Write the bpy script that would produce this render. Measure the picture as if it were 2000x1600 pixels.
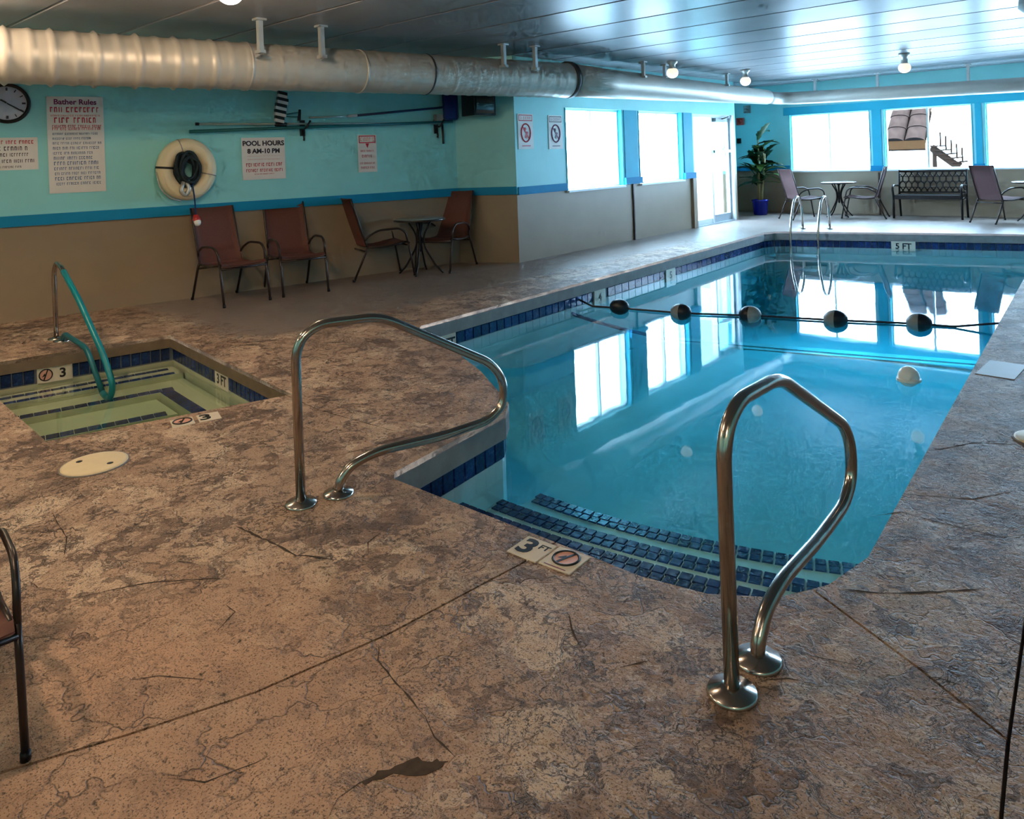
import bpy, bmesh, math, random
from mathutils import Vector, Matrix
from mathutils.geometry import tessellate_polygon

for o in list(bpy.data.objects):
    bpy.data.objects.remove(o, do_unlink=True)
sc = bpy.context.scene
COL = sc.collection
PI = math.pi

# ------------------------------------------------------------------ camera
cam = bpy.data.cameras.new('camera')
co = bpy.data.objects.new('camera', cam)
COL.objects.link(co)
FPX, CYPX = 1460.75, 307.73
cam.sensor_fit = 'HORIZONTAL'
cam.sensor_width = 36.0
cam.lens = 36.0 * FPX / 2000.0
cam.shift_x = 0.0
cam.shift_y = (CYPX - 800.0) / 2000.0
cam.clip_start = 0.05
cam.clip_end = 300
YAW, ROLL = -0.7226, -0.0364
f0 = Vector((math.sin(YAW), math.cos(YAW), 0))
r0 = Vector((math.cos(YAW), -math.sin(YAW), 0))
u0 = r0.cross(f0)
rr = r0 * math.cos(ROLL) + u0 * math.sin(ROLL)
uu = -r0 * math.sin(ROLL) + u0 * math.cos(ROLL)
mw = Matrix(((rr.x, uu.x, -f0.x, 0), (rr.y, uu.y, -f0.y, 0), (rr.z, uu.z, -f0.z, 1.5), (0, 0, 0, 1)))
co.matrix_world = mw
sc.camera = co

# ------------------------------------------------------------------ world, exposure
SKY = 27.0
w = bpy.data.worlds.new('sky')
sc.world = w
w.use_nodes = True
bg = w.node_tree.nodes['Background']
bg.inputs[0].default_value = (0.50, 0.73, 1.0, 1)
bg.inputs[1].default_value = SKY
sc.view_settings.view_transform = 'Standard'
sc.view_settings.look = 'None'
sc.view_settings.gamma = 1.0
sc.view_settings.exposure = 0.5
sc.view_settings.use_curve_mapping = False
try:
    sc.cycles.use_denoising = True
    sc.cycles.max_bounces = 6
    sc.cycles.diffuse_bounces = 4
    sc.cycles.glossy_bounces = 3
    sc.cycles.transparent_max_bounces = 12
    sc.cycles.use_adaptive_sampling = True
    sc.cycles.adaptive_threshold = 0.10
    sc.cycles.adaptive_min_samples = 12
    sc.cycles.sample_clamp_indirect = 40.0
    sc.cycles.caustics_reflective = False
    sc.cycles.caustics_refractive = False
except Exception:
    pass
LAMP_NEAR, LAMP_FAR = 185.0, 0.8
WARM = (1.0, 0.72, 0.46)

def portal(loc, right, size):
    l = bpy.data.lights.new('window_portal', 'AREA')
    l.shape = 'RECTANGLE'; l.size, l.size_y = size
    try:
        l.cycles.is_portal = True
    except Exception:
        pass
    o = bpy.data.objects.new('window_portal', l)
    COL.objects.link(o)
    right = Vector(right); up = Vector((0, 0, 1)); n = right.cross(up)   # n points into the room
    # area light shines along its local -Z
    o.matrix_world = Matrix(((-right.x, up.x, -n.x, loc[0]), (-right.y, up.y, -n.y, loc[1]), (-right.z, up.z, -n.z, loc[2]), (0, 0, 0, 1)))
    return o

# ------------------------------------------------------------------ materials
def s2l(c):
    return tuple(((v / 255 / 12.92) if v / 255 <= 0.04045 else ((v / 255 + 0.055) / 1.055) ** 2.4) for v in c)

class NT:
    def __init__(s, name):
        s.m = bpy.data.materials.new(name); s.m.use_nodes = True
        s.t = s.m.node_tree; s.n = s.t.nodes; s.l = s.t.links
        s.b = s.n.get('Principled BSDF'); s.out = s.n.get('Material Output')
    def node(s, kind, **kw):
        n = s.n.new(kind)
        for k, v in kw.items():
            if k.startswith('i_'):
                key = k[2:]
                key = int(key) if key.isdigit() else key
                if hasattr(v, 'is_output') and v.is_output: s.l.new(v, n.inputs[key])
                else: n.inputs[key].default_value = v
            else: setattr(n, k, v)
        return n
    def link(s, a, b): s.l.new(a, b)
    def math(s, op, a, b=0.0, c=None, clamp=False):
        n = s.n.new('ShaderNodeMath'); n.operation = op; n.use_clamp = clamp
        for i, v in enumerate((a, b) if c is None else (a, b, c)):
            if hasattr(v, 'is_output'): s.l.new(v, n.inputs[i])
            else: n.inputs[i].default_value = v
        return n.outputs[0]
    def mix(s, f, a, b, mode='MIX'):
        n = s.n.new('ShaderNodeMix'); n.data_type = 'RGBA'; n.blend_type = mode
        for i, v in ((0, f), (6, a), (7, b)):
            if hasattr(v, 'is_output'): s.l.new(v, n.inputs[i])
            else: n.inputs[i].default_value = v if i == 0 else (tuple(v) + (1,))[:4]
        return n.outputs[2]
    def ramp(s, fac, stops):
        n = s.n.new('ShaderNodeValToRGB'); s.l.new(fac, n.inputs[0])
        e = n.color_ramp.elements
        while len(e) < len(stops): e.new(0.5)
        for x, (p, c) in zip(e, stops):
            x.position = p; x.color = (tuple(c) + (1,))[:4] if not isinstance(c, (int, float)) else (c, c, c, 1)
        return n.outputs[0]
    def noise(s, scale, detail=3, rough=0.5, vec=None, dist=0.0):
        n = s.n.new('ShaderNodeTexNoise'); n.inputs['Scale'].default_value = scale
        n.inputs['Detail'].default_value = detail; n.inputs['Roughness'].default_value = rough
        n.inputs['Distortion'].default_value = dist
        if vec is not None: s.l.new(vec, n.inputs['Vector'])
        return n
    def pos(s): return s.n.new('ShaderNodeNewGeometry').outputs['Position']
    def obj(s): return s.n.new('ShaderNodeTexCoord').outputs['Object']
    def bump(s, h, strength=0.3, dist=0.01):
        n = s.n.new('ShaderNodeBump'); n.inputs['Strength'].default_value = strength
        n.inputs['Distance'].default_value = dist; s.l.new(h, n.inputs['Height'])
        s.l.new(n.outputs[0], s.b.inputs['Normal']); return n

M = {}
def plain(name, srgb, rough=0.5, metal=0.0, var=0.06, scale=8.0, bump=0.0, spec=0.5, lin=None):
    t = NT(name); c = lin or s2l(srgb)
    nz = t.noise(scale, 4, 0.6, t.obj())
    lo = tuple(v * (1 - var) for v in c); hi = tuple(min(1, v * (1 + var)) for v in c)
    t.link(t.ramp(nz.outputs[0], [(0.3, lo), (0.7, hi)]), t.b.inputs['Base Color'])
    t.b.inputs['Roughness'].default_value = rough; t.b.inputs['Metallic'].default_value = metal
    t.b.inputs['Specular IOR Level'].default_value = spec
    if bump:
        n2 = t.noise(scale * 12, 3, 0.6, t.obj()); t.bump(n2.outputs[0], bump, 0.004)
    M[name] = t.m
    return t.m

def emit(name, col, strength):
    t = NT(name); t.b.inputs['Base Color'].default_value = (0.45, 0.44, 0.41, 1)
    t.b.inputs['Emission Color'].default_value = tuple(col) + (1,)
    t.b.inputs['Emission Strength'].default_value = strength
    M[name] = t.m; return t.m

plain('paint_turquoise', (148, 224, 230), 0.45, var=0.03, scale=3, bump=0.08, spec=0.35)
plain('paint_beige', (150, 132, 110), 0.45, var=0.05, scale=2, bump=0.08)
plain('paint_blue', (18, 142, 192), 0.65, var=0.04, scale=4, spec=0.25)
plain('paint_cyan', (44, 176, 208), 0.6, var=0.04, scale=4, spec=0.3)
plain('window_white', (225, 232, 235), 0.4, var=0.02)
plain('joint_dark', (48, 36, 28), 0.9)
plain('crack_dark', (74, 58, 46), 0.95, var=0.3, scale=30)
plain('plaster_pool', (206, 226, 224), 0.6, var=0.04, scale=2)
plain('plaster_tub', (190, 192, 164), 0.6, var=0.05, scale=4)
plain('coping', (146, 140, 138), 0.7, var=0.14, scale=9, bump=0.25)
plain('coping_brown', (124, 106, 86), 0.7, var=0.14, scale=9, bump=0.25)
plain('grout', (120, 126, 140), 0.8)
plain('tile_white', (226, 214, 196), 0.3, var=0.04, scale=20)
plain('tile_ink', (22, 18, 20), 0.4)
plain('ink_red', (200, 26, 54), 0.5)
plain('ink_purple', (120, 30, 90), 0.5)
plain('ink_blue', (58, 98, 142), 0.5)
plain('ink_black', (38, 28, 48), 0.5)
plain('no_dive_pink', (226, 168, 150), 0.4)
plain('sign_paper', (226, 222, 220), 0.5, var=0.02)
plain('duct', (196, 192, 184), 0.42, metal=0.25, var=0.05, scale=3)
plain('duct_seam', (60, 64, 68), 0.6)
plain('hanger', (178, 184, 186), 0.45, metal=0.4)
plain('sling_brown', (104, 62, 54), 0.7, var=0.12, scale=60, bump=0.2)
plain('sling_mauve', (88, 66, 66), 0.9, var=0.1, scale=60, bump=0.2, spec=0.15)
plain('frame_bronze', (62, 54, 52), 0.35, metal=0.6)
plain('frame_black', (20, 18, 20), 0.4, metal=0.4)
plain('table_glass', (150, 160, 166), 0.15, metal=0.1)
plain('pot_blue', (16, 30, 150), 0.18)
plain('soil', (120, 112, 104), 0.9, var=0.3, scale=30)
plain('leaf_dark', (26, 66, 34), 0.45, var=0.35, scale=6)
plain('leaf_lime', (84, 116, 44), 0.45, var=0.35, scale=6)
plain('stem_tan', (150, 140, 92), 0.6, var=0.2, scale=20)
plain('ring_cream', (236, 222, 188), 0.5, var=0.04)
plain('rope_dark', (18, 40, 50), 0.7, var=0.3, scale=20)
plain('rope_blue', (14, 62, 110), 0.6)
plain('strap_black', (18, 16, 18), 0.6)
plain('float_dark', (24, 28, 38), 0.4)
plain('float_grey', (150, 152, 150), 0.45)
plain('ball_white', (245, 245, 240), 0.3, var=0.01)
plain('bob_red', (196, 44, 44), 0.4)
plain('pole_steel', (168, 190, 192), 0.3, metal=0.5)
plain('pole_teal', (30, 112, 124), 0.4, metal=0.2)
plain('pole_navy', (16, 44, 96), 0.4)
plain('net_blue', (18, 40, 120), 0.6)
plain('brush_white', (228, 218, 212), 0.7)
plain('plastic_black', (14, 13, 15), 0.35)
plain('screen_black', (8, 8, 10), 0.04, spec=0.8)
plain('clock_face', (190, 194, 214), 0.4)
plain('lid_cream', (234, 214, 176), 0.45, var=0.04, scale=14)
plain('alarm_red', (206, 70, 58), 0.4)
plain('plastic_grey', (140, 150, 150), 0.5)
plain('door_steel', (176, 188, 196), 0.35, metal=0.3)
plain('outside_pave', (214, 214, 210), 0.8, var=0.06, scale=1)
plain('outside_tile', None, 0.8, var=0.25, scale=5, lin=(.024, .014, .011), spec=0.0)
plain('outside_tile_end', None, 0.9, lin=(.004, .003, .003), spec=0.0)
plain('shrub_dark', None, 0.8, var=.4, lin=(.008, .016, .010), spec=0.0)
plain('outside_fascia', None, 0.8, lin=(.024, .011, .005), spec=0.0)
plain('outside_wall', (232, 228, 222), 0.8)
plain('outside_wood', None, 0.8, var=0.25, scale=6, lin=(.010, .006, .0045), spec=0.0)
plain('teal_reflection', (0, 132, 146), 0.35, var=0.12, scale=10)  # blue window reflection on the steel tube, put into the colour
plain('lamp_metal', (198, 196, 190), 0.35, metal=0.5)
emit('lamp_near', WARM, LAMP_NEAR)
emit('lamp_dim', WARM, LAMP_NEAR * 0.8)
emit('lamp_far', (1.0, 0.84, 0.62), LAMP_FAR)

def m_steel():
    t = NT('steel'); t.b.inputs['Base Color'].default_value = (0.47, 0.42, 0.38, 1)
    t.b.inputs['Metallic'].default_value = 1.0
    nz = t.noise(14, 3, 0.5, t.obj())
    t.link(t.math('MULTIPLY_ADD', nz.outputs[0], 0.14, 0.12), t.b.inputs['Roughness'])
    M['steel'] = t.m
m_steel()

def m_tile():
    t = NT('tile_navy'); oi = t.node('ShaderNodeObjectInfo')
    nz = t.noise(38, 4, 0.7, t.pos())
    c = t.ramp(nz.outputs[0], [(0.3, s2l((16, 26, 70))), (0.62, s2l((34, 62, 120))), (0.8, s2l((96, 120, 160)))])
    v = t.math('MULTIPLY_ADD', oi.outputs['Random'], 0.7, 0.6)
    cc = t.node('ShaderNodeCombineColor', i_0=v, i_1=v, i_2=v)
    t.link(t.mix(1.0, c, cc.outputs[0], 'MULTIPLY'), t.b.inputs['Base Color'])
    t.b.inputs['Roughness'].default_value = 0.22
    t.bump(nz.outputs[0], 0.25, 0.004)
    M['tile_navy'] = t.m
m_tile()

def m_ceiling():
    t = NT('ceiling_metal'); oi = t.node('ShaderNodeObjectInfo')
    nz = t.noise(1.3, 3, 0.5, t.pos())
    c = t.ramp(nz.outputs[0], [(0.3, s2l((142, 144, 150))), (0.7, s2l((156, 158, 164)))])
    t.link(c, t.b.inputs['Base Color'])
    t.b.inputs['Metallic'].default_value = 0.1
    t.b.inputs['Specular IOR Level'].default_value = 0.06
    t.link(t.math('MULTIPLY_ADD', oi.outputs['Random'], 0.08, 0.30), t.b.inputs['Roughness'])
    wv = t.noise(2.2, 2, 0.5, t.pos())
    t.bump(wv.outputs[0], 0.10, 0.02)
    M['ceiling_metal'] = t.m
m_ceiling()

def m_deck():
    """Stamped slate-pattern concrete, turning to smooth brown trowelled concrete along the furniture wall."""
    t = NT('deck_stone'); p = t.pos()
    def warped(scale, amt, det=5, ro=0.65):
        nz = t.noise(scale, det, ro, p)
        sub = t.node('ShaderNodeVectorMath', operation='SUBTRACT', i_0=nz.outputs['Color'], i_1=(0.5, 0.5, 0.5))
        sc_ = t.node('ShaderNodeVectorMath', operation='SCALE', i_0=sub.outputs[0]); sc_.inputs['Scale'].default_value = amt
        return t.node('ShaderNodeVectorMath', operation='ADD', i_0=p, i_1=sc_.outputs[0]).outputs[0]
    pw = warped(2.6, 0.55, 4, 0.7); pj = warped(7.0, 0.14, 3, 0.75)
    def vor(scale, feat, vec):
        v = t.node('ShaderNodeTexVoronoi', feature=feat, voronoi_dimensions='2D'); v.inputs['Scale'].default_value = scale
        t.link(vec, v.inputs['Vector']); return v
    cell = vor(4.2, 'F1', pw); edge = vor(4.2, 'DISTANCE_TO_EDGE', pw)
    cell2 = vor(10.0, 'F1', pj)
    med = t.noise(5.0, 3, 0.65, p); fine = t.noise(38, 3, 0.78, p); grit = t.noise(150, 1, 0.85, p)
    blot = t.noise(4.2, 4, 0.72, pw, 0.5); pm = t.noise(2.3, 2, 0.6, p); chip = t.noise(9.0, 4, 0.7, pw, 0.8)
    pale = s2l((216, 188, 162)); tan = s2l((188, 156, 132)); mid = s2l((160, 130, 110)); dark = s2l((114, 90, 78)); deep = s2l((40, 30, 26))
    sx = t.node('ShaderNodeSeparateXYZ', i_0=p)
    # worn, gritty zone by the entrance: the stamp is nearly worn away
    dv = t.node('ShaderNodeVectorMath', operation='DISTANCE', i_0=p, i_1=(-2.05, 0.75, 0.0))
    zone = t.math('MULTIPLY_ADD', dv.outputs['Value'], 1.1, -0.25, clamp=True)
    zone = t.math('MAXIMUM', zone, 0.22)
    sep = t.node('ShaderNodeSeparateColor', i_0=cell.outputs['Color']); sep2 = t.node('ShaderNodeSeparateColor', i_0=cell2.outputs['Color'])
    tone = t.math('ADD', t.math('MULTIPLY', sep.outputs[0], 0.34), t.math('MULTIPLY', sep2.outputs[1], 0.20))
    tone = t.math('ADD', tone, t.math('MULTIPLY', blot.outputs[0], 0.52))
    stamp = t.ramp(tone, [(0.28, dark), (0.40, mid), (0.50, tan), (0.62, tan), (0.72, pale)])
    worn = t.ramp(med.outputs[0], [(0.3, s2l((188, 144, 116))), (0.7, s2l((208, 164, 134)))])
    col = t.mix(zone, worn, stamp)
    # crisp darker chips
    ck = t.math('MULTIPLY', t.ramp(chip.outputs[0], [(0.55, 0.0), (0.585, 0.8)]), zone)
    col = t.mix(ck, col, dark)
    ck2 = t.math('MULTIPLY', t.ramp(chip.outputs[0], [(0.36, 0.75), (0.40, 0.0)]), zone)
    col = t.mix(ck2, col, pale)
    # broken veins
    gate = t.ramp(pm.outputs[0], [(0.42, 0.0), (0.54, 1.0)])
    l1 = t.math('MULTIPLY', t.ramp(edge.outputs['Distance'], [(0.0, 1.0), (0.026, 0.0)]), gate)
    def contour(nz, lvl, wd): return t.ramp(t.math('ABSOLUTE', t.math('SUBTRACT', nz.outputs[0], lvl)), [(0.0, 1.0), (wd, 0.0)])
    c1 = t.noise(3.4, 4, 0.62, pj, 1.2); c2 = t.noise(6.5, 4, 0.66, p, 1.6)
    l2 = t.math('MAXIMUM', t.math('MULTIPLY', contour(c1, 0.47, 0.010), gate), t.math('MULTIPLY', contour(c2, 0.53, 0.014), t.ramp(blot.outputs[0], [(0.46, 0.0), (0.54, 1.0)])))
    l2 = t.math('MAXIMUM', l2, t.math('MULTIPLY', contour(chip, 0.57, 0.010), 0.7))
    vein = t.math('MAXIMUM', t.math('MULTIPLY', l1, 0.75), t.math('MULTIPLY', l2, zone))
    vein = t.math('MULTIPLY', vein, t.ramp(fine.outputs[0], [(0.34, 0.1), (0.52, 1.0)]))
    col = t.mix(t.math('MULTIPLY', vein, 0.95), col, deep)
    # darker, greyer tint on the right-hand side of the pool
    gx = t.math('MULTIPLY', t.math('ADD', sx.outputs[0], 1.9), 0.8, clamp=True)
    col = t.mix(gx, col, t.mix(1.0, col, (0.80, 0.80, 0.84), 'MULTIPLY'))
    # smooth trowelled area
    wob = t.math('MULTIPLY_ADD', blot.outputs[0], 0.9, -0.45)
    mx = t.math('MULTIPLY', t.math('SUBTRACT', t.math('MULTIPLY', t.math('ADD', sx.outputs[0], wob), -1.0), 5.85), 4.0, clamp=True)
    my = t.math('MULTIPLY', t.math('SUBTRACT', t.math('ADD', sx.outputs[1], wob), 3.3), 4.0, clamp=True)
    far = t.math('MULTIPLY', t.math('SUBTRACT', sx.outputs[1], 10.0), 0.5, clamp=True)
    mask = t.math('MAXIMUM', t.math('MULTIPLY', mx, my), far)
    sm = t.ramp(med.outputs[0], [(0.3, s2l((136, 122, 114))), (0.7, s2l((150, 136, 128)))])
    col = t.mix(mask, col, sm)
    rough_area = t.math('SUBTRACT', 1.0, t.math('MULTIPLY', mask, 0.8))
    col = t.mix(t.math('MULTIPLY', t.ramp(fine.outputs[0], [(0.33, 0.8), (0.43, 0.0)]), rough_area), col, deep)
    col = t.mix(t.math('MULTIPLY', t.ramp(grit.outputs[0], [(0.34, 0.7), (0.44, 0.0)]), rough_area), col, deep)
    t.link(col, t.b.inputs['Base Color'])
    t.link(t.math('SUBTRACT', t.math('MULTIPLY_ADD', med.outputs[0], 0.3, 0.42), t.math('MULTIPLY', mask, 0.22)), t.b.inputs['Roughness'])
    h = t.math('ADD', t.math('MULTIPLY', blot.outputs[0], 0.6), t.math('MULTIPLY', fine.outputs[0], 0.30))
    h = t.math('SUBTRACT', h, t.math('MULTIPLY', vein, 0.5))
    h = t.math('ADD', h, t.math('MULTIPLY', t.math('MULTIPLY', chip.outputs[0], zone), 0.45))
    h = t.math('MULTIPLY', h, rough_area)
    t.bump(h, 0.75, 0.02)
    M['deck_stone'] = t.m
m_deck()

def m_glass():
    t = NT('pane_glass')
    t.n.remove(t.b)
    tr = t.node('ShaderNodeBsdfTransparent'); tr.inputs[0].default_value = (0.95, 0.98, 0.98, 1)
    gl = t.node('ShaderNodeBsdfGlossy'); gl.inputs['Roughness'].default_value = 0.02
    fr = t.node('ShaderNodeFresnel'); fr.inputs[0].default_value = 1.45
    geo = t.node('ShaderNodeNewGeometry')
    f = t.math('MULTIPLY', fr.outputs[0], t.math('SUBTRACT', 1.0, geo.outputs['Backfacing']))     # no inner reflection in the thin pane
    mx = t.node('ShaderNodeMixShader', i_0=f, i_1=tr.outputs[0], i_2=gl.outputs[0])
    t.link(mx.outputs[0], t.out.inputs[0]); M['pane_glass'] = t.m
m_glass()

def m_water(name, absorb, density, bump):
    t = NT(name); t.n.remove(t.b)
    tr = t.node('ShaderNodeBsdfTransparent'); tr.inputs[0].default_value = (1, 1, 1, 1)
    gl = t.node('ShaderNodeBsdfGlossy'); gl.inputs['Roughness'].default_value = 0.03
    fr = t.node('ShaderNodeFresnel'); fr.inputs[0].default_value = 1.34
    p = t.pos()
    nz = t.noise(2.2, 2, 0.4, p, 0.3)
    b = t.node('ShaderNodeBump'); b.inputs['Strength'].default_value = bump; b.inputs['Distance'].default_value = 0.02
    t.link(nz.outputs[0], b.inputs['Height'])
    t.link(b.outputs[0], gl.inputs['Normal']); t.link(b.outputs[0], fr.inputs['Normal'])
    geo = t.node('ShaderNodeNewGeometry')
    f = t.math('MULTIPLY', fr.outputs[0], t.math('SUBTRACT', 1.0, geo.outputs['Backfacing']))
    mx = t.node('ShaderNodeMixShader', i_0=f, i_1=tr.outputs[0], i_2=gl.outputs[0])
    t.link(mx.outputs[0], t.out.inputs[0])
    va = t.node('ShaderNodeVolumeAbsorption'); va.inputs[0].default_value = tuple(absorb) + (1,); va.inputs[1].default_value = density
    t.link(va.outputs[0], t.out.inputs['Volume'])
    M[name] = t.m
m_water('water_pool', (0.0, 0.79, 0.88), 0.66, 0.05)
m_water('water_tub', (0.50, 0.84, 0.66), 1.2, 0.05)

# ------------------------------------------------------------------ builders
class MB:
    def __init__(s): s.v = []; s.f = []; s.mi = []; s.sm = []
    def add(s, vs, fs, mi=0, smooth=False):
        k = len(s.v); s.v += [tuple(v) for v in vs]
        for f in fs: s.f.append(tuple(i + k for i in f)); s.mi.append(mi); s.sm.append(smooth)
        return s
    def box(s, lo, hi, mi=0):
        x0, y0, z0 = lo; x1, y1, z1 = hi
        return s.add([(x0, y0, z0), (x1, y0, z0), (x1, y1, z0), (x0, y1, z0), (x0, y0, z1), (x1, y0, z1), (x1, y1, z1), (x0, y1, z1)],
                     [(0, 3, 2, 1), (4, 5, 6, 7), (0, 1, 5, 4), (1, 2, 6, 5), (2, 3, 7, 6), (3, 0, 4, 7)], mi)
    def obox(s, c, ax, half, mi=0):
        """oriented box: centre, 3 axes, half sizes"""
        c = Vector(c); a = [Vector(v).normalized() * h for v, h in zip(ax, half)]
        vs = [c + a[0] * i + a[1] * j + a[2] * k for k in (-1, 1) for j in (-1, 1) for i in (-1, 1)]
        return s.add(vs, [(0, 2, 3, 1), (4, 5, 7, 6), (0, 1, 5, 4), (1, 3, 7, 5), (3, 2, 6, 7), (2, 0, 4, 6)], mi)
    def tube(s, pts, r, n=10, mi=0, cap=True, closed=False):
        P = [Vector(p) for p in pts]; N = len(P); rad = r if isinstance(r, (list, tuple)) else [r] * N
        tan = []
        for i in range(N):
            a = P[(i - 1) % N] if (closed or i > 0) else P[i]; b = P[(i + 1) % N] if (closed or i < N - 1) else P[i]
            tan.append((b - a).normalized())
        ref = Vector((0, 0, 1)) if abs(tan[0].z) < 0.9 else Vector((1, 0, 0))
        u = tan[0].cross(ref).normalized(); vs = []; fs = []
        for i in range(N):
            u = (u - tan[i] * u.dot(tan[i])).normalized(); v = tan[i].cross(u)
            for k in range(n):
                a = 2 * PI * k / n; vs.append(P[i] + (u * math.cos(a) + v * math.sin(a)) * rad[i])
        for i in range(N if closed else N - 1):
            j = (i + 1) % N
            for k in range(n): fs.append((i * n + k, i * n + (k + 1) % n, j * n + (k + 1) % n, j * n + k))
        s.add(vs, fs, mi, True)
        if cap and not closed:
            k = len(s.v) - N * n
            s.f.append(tuple(k + i for i in reversed(range(n)))); s.mi.append(mi); s.sm.append(False)
            s.f.append(tuple(k + (N - 1) * n + i for i in range(n))); s.mi.append(mi); s.sm.append(False)
        return s
    def lathe(s, prof, c=(0, 0, 0), n=24, mi=0, axis='z', smooth=True):
        vs = []; fs = []; c = Vector(c)
        for r, h in prof:
            for k in range(n):
                a = 2 * PI * k / n
                if axis == 'z': vs.append(c + Vector((r * math.cos(a), r * math.sin(a), h)))
                elif axis == 'y': vs.append(c + Vector((r * math.cos(a), h, -r * math.sin(a))))
                else: vs.append(c + Vector((h, r * math.cos(a), r * math.sin(a))))
        for i in range(len(prof) - 1):
            for k in range(n): fs.append((i * n + k, i * n + (k + 1) % n, (i + 1) * n + (k + 1) % n, (i + 1) * n + k))
        return s.add(vs, fs, mi, smooth)
    def ball(s, c, r, n=16, m=10, mi=0, sq=(1, 1, 1)):
        c = Vector(c); vs = []; fs = []
        for j in range(m + 1):
            t = PI * j / m
            for k in range(n):
                a = 2 * PI * k / n
                vs.append(c + Vector((math.sin(t) * math.cos(a) * sq[0], math.sin(t) * math.sin(a) * sq[1], -math.cos(t) * sq[2])) * r)
        for j in range(m):
            for k in range(n): fs.append((j * n + k, j * n + (k + 1) % n, (j + 1) * n + (k + 1) % n, (j + 1) * n + k))
        return s.add(vs, fs, mi, True)
    def prism(s, poly, z0, z1, mi=0, bottom=True):
        n = len(poly)
        vs = [(x, y, z0) for x, y in poly] + [(x, y, z1) for x, y in poly]
        tri = tessellate_polygon([[Vector((x, y, 0)) for x, y in poly]])
        fs = []
        area = sum(poly[i][0] * poly[(i + 1) % n][1] - poly[(i + 1) % n][0] * poly[i][1] for i in range(n))
        for t in tri:
            a, b, c = t
            A = (poly[b][0] - poly[a][0]) * (poly[c][1] - poly[a][1]) - (poly[c][0] - poly[a][0]) * (poly[b][1] - poly[a][1])
            if A < 0: a, b, c = a, c, b
            fs.append((a + n, b + n, c + n))
            if bottom: fs.append((c, b, a))
        for i in range(n):
            j = (i + 1) % n
            fs.append((i, j, j + n, i + n) if area > 0 else (j, i, i + n, j + n))
        return s.add(vs, fs, mi)
    def data(s, name, mats):
        me = bpy.data.meshes.new(name); me.from_pydata(s.v, [], s.f)
        for m in (mats if isinstance(mats, (list, tuple)) else [mats]): me.materials.append(M[m])
        me.polygons.foreach_set('material_index', s.mi); me.polygons.foreach_set('use_smooth', s.sm)
        me.update(); return me
    def build(s, name, mats, parent=None, world=True, mw=None):
        return link(name, s.data(name, mats), parent, world, mw)

def basis(p):
    return p.matrix_basis if p.parent is None else basis(p.parent) @ p.matrix_parent_inverse @ p.matrix_basis

def link(name, me, parent=None, world=True, mw=None):
    o = bpy.data.objects.new(name, me); COL.objects.link(o)
    if parent is not None:
        o.parent = parent
        if world: o.matrix_parent_inverse = basis(parent).inverted()
    if mw is not None: o.matrix_basis = mw
    return o

def empty(name, loc=(0, 0, 0), rz=0.0, parent=None):
    o = bpy.data.objects.new(name, None); o.empty_display_size = 0.1; COL.objects.link(o)
    o.location = loc; o.rotation_euler = (0, 0, rz)
    o.matrix_basis = Matrix.Translation(loc) @ Matrix.Rotation(rz, 4, 'Z')
    return o

def tag(o, label=None, cat=None, group=None, kind=None):
    if label: o['label'] = label
    if cat: o['category'] = cat
    if group: o['group'] = group
    if kind: o['kind'] = kind
    return o

def copy_tree(o, parent=None):
    c = o.copy(); COL.objects.link(c); c.parent = parent
    if parent is not None: c.matrix_parent_inverse = o.matrix_parent_inverse.copy()
    for ch in list(o.children): copy_tree(ch, c)
    return c

def place(o, loc, rz=0.0, sc_=1.0):
    o.matrix_basis = Matrix.Translation(loc) @ Matrix.Rotation(rz, 4, 'Z') @ Matrix.Scale(sc_, 4)

def fillet(pts, rad, n=6):
    P = [Vector(p) for p in pts]; out = [P[0]]
    for i in range(1, len(P) - 1):
        a, b, c = P[i - 1], P[i], P[i + 1]; u = (a - b); v = (c - b)
        d = min(rad, u.length * 0.48, v.length * 0.48); p = b + u.normalized() * d; q = b + v.normalized() * d
        for k in range(n + 1):
            t = k / n; out.append(p * (1 - t) ** 2 + b * 2 * t * (1 - t) + q * t * t)
    out.append(P[-1]); return out

def frame(o, right, up=(0, 0, 1)):
    r = Vector(right).normalized(); u = Vector(up); n = r.cross(u)
    return Matrix(((r.x, u.x, n.x, o[0]), (r.y, u.y, n.y, o[1]), (r.z, u.z, n.z, o[2]), (0, 0, 0, 1)))

def text_mesh(txt, size, mat, bold=0.0, thick=0.0008):
    cu = bpy.data.curves.new('lettering', 'FONT'); cu.body = txt; cu.size = size
    cu.align_x = 'CENTER'; cu.align_y = 'CENTER'; cu.extrude = thick; cu.offset = bold; cu.resolution_u = 3
    o = bpy.data.objects.new('lettering', cu); COL.objects.link(o)
    bpy.context.view_layer.update()
    dg = bpy.context.evaluated_depsgraph_get()
    me = bpy.data.meshes.new_from_object(o.evaluated_get(dg)); me.name = 'lettering'
    bpy.data.objects.remove(o, do_unlink=True); bpy.data.curves.remove(cu)
    me.materials.clear(); me.materials.append(M[mat]); return me

def lettering(txt, size, mat, parent, mw, bold=0.0, sx=1.0):
    o = link('lettering', text_mesh(txt, size, mat, bold), parent, False)
    o.matrix_basis = mw @ Matrix.Scale(sx, 4, (1, 0, 0)); return o

# ------------------------------------------------------------------ room outline
ZC = 2.95
RA = Vector((-8.992, 2.227, 0)); RD = Vector((0.21754, 0.97605, 0)); RN = Vector((0.97605, -0.21754, 0))
def rec(s, z, off=0.0):
    p = RA + RD * s + RN * off; return Vector((p.x, p.y, z))
S0 = -4.84
C_BACKL = rec(S0, 0); C_REC = (-7.79, 7.62); C_WIN0 = (-7.0, 8.02); C_WIN1 = (-7.0, 15.2); C_ALC = (-7.9, 15.2)
YF, XR, YB, XA = 17.08, 2.5, -2.5, -7.9

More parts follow.
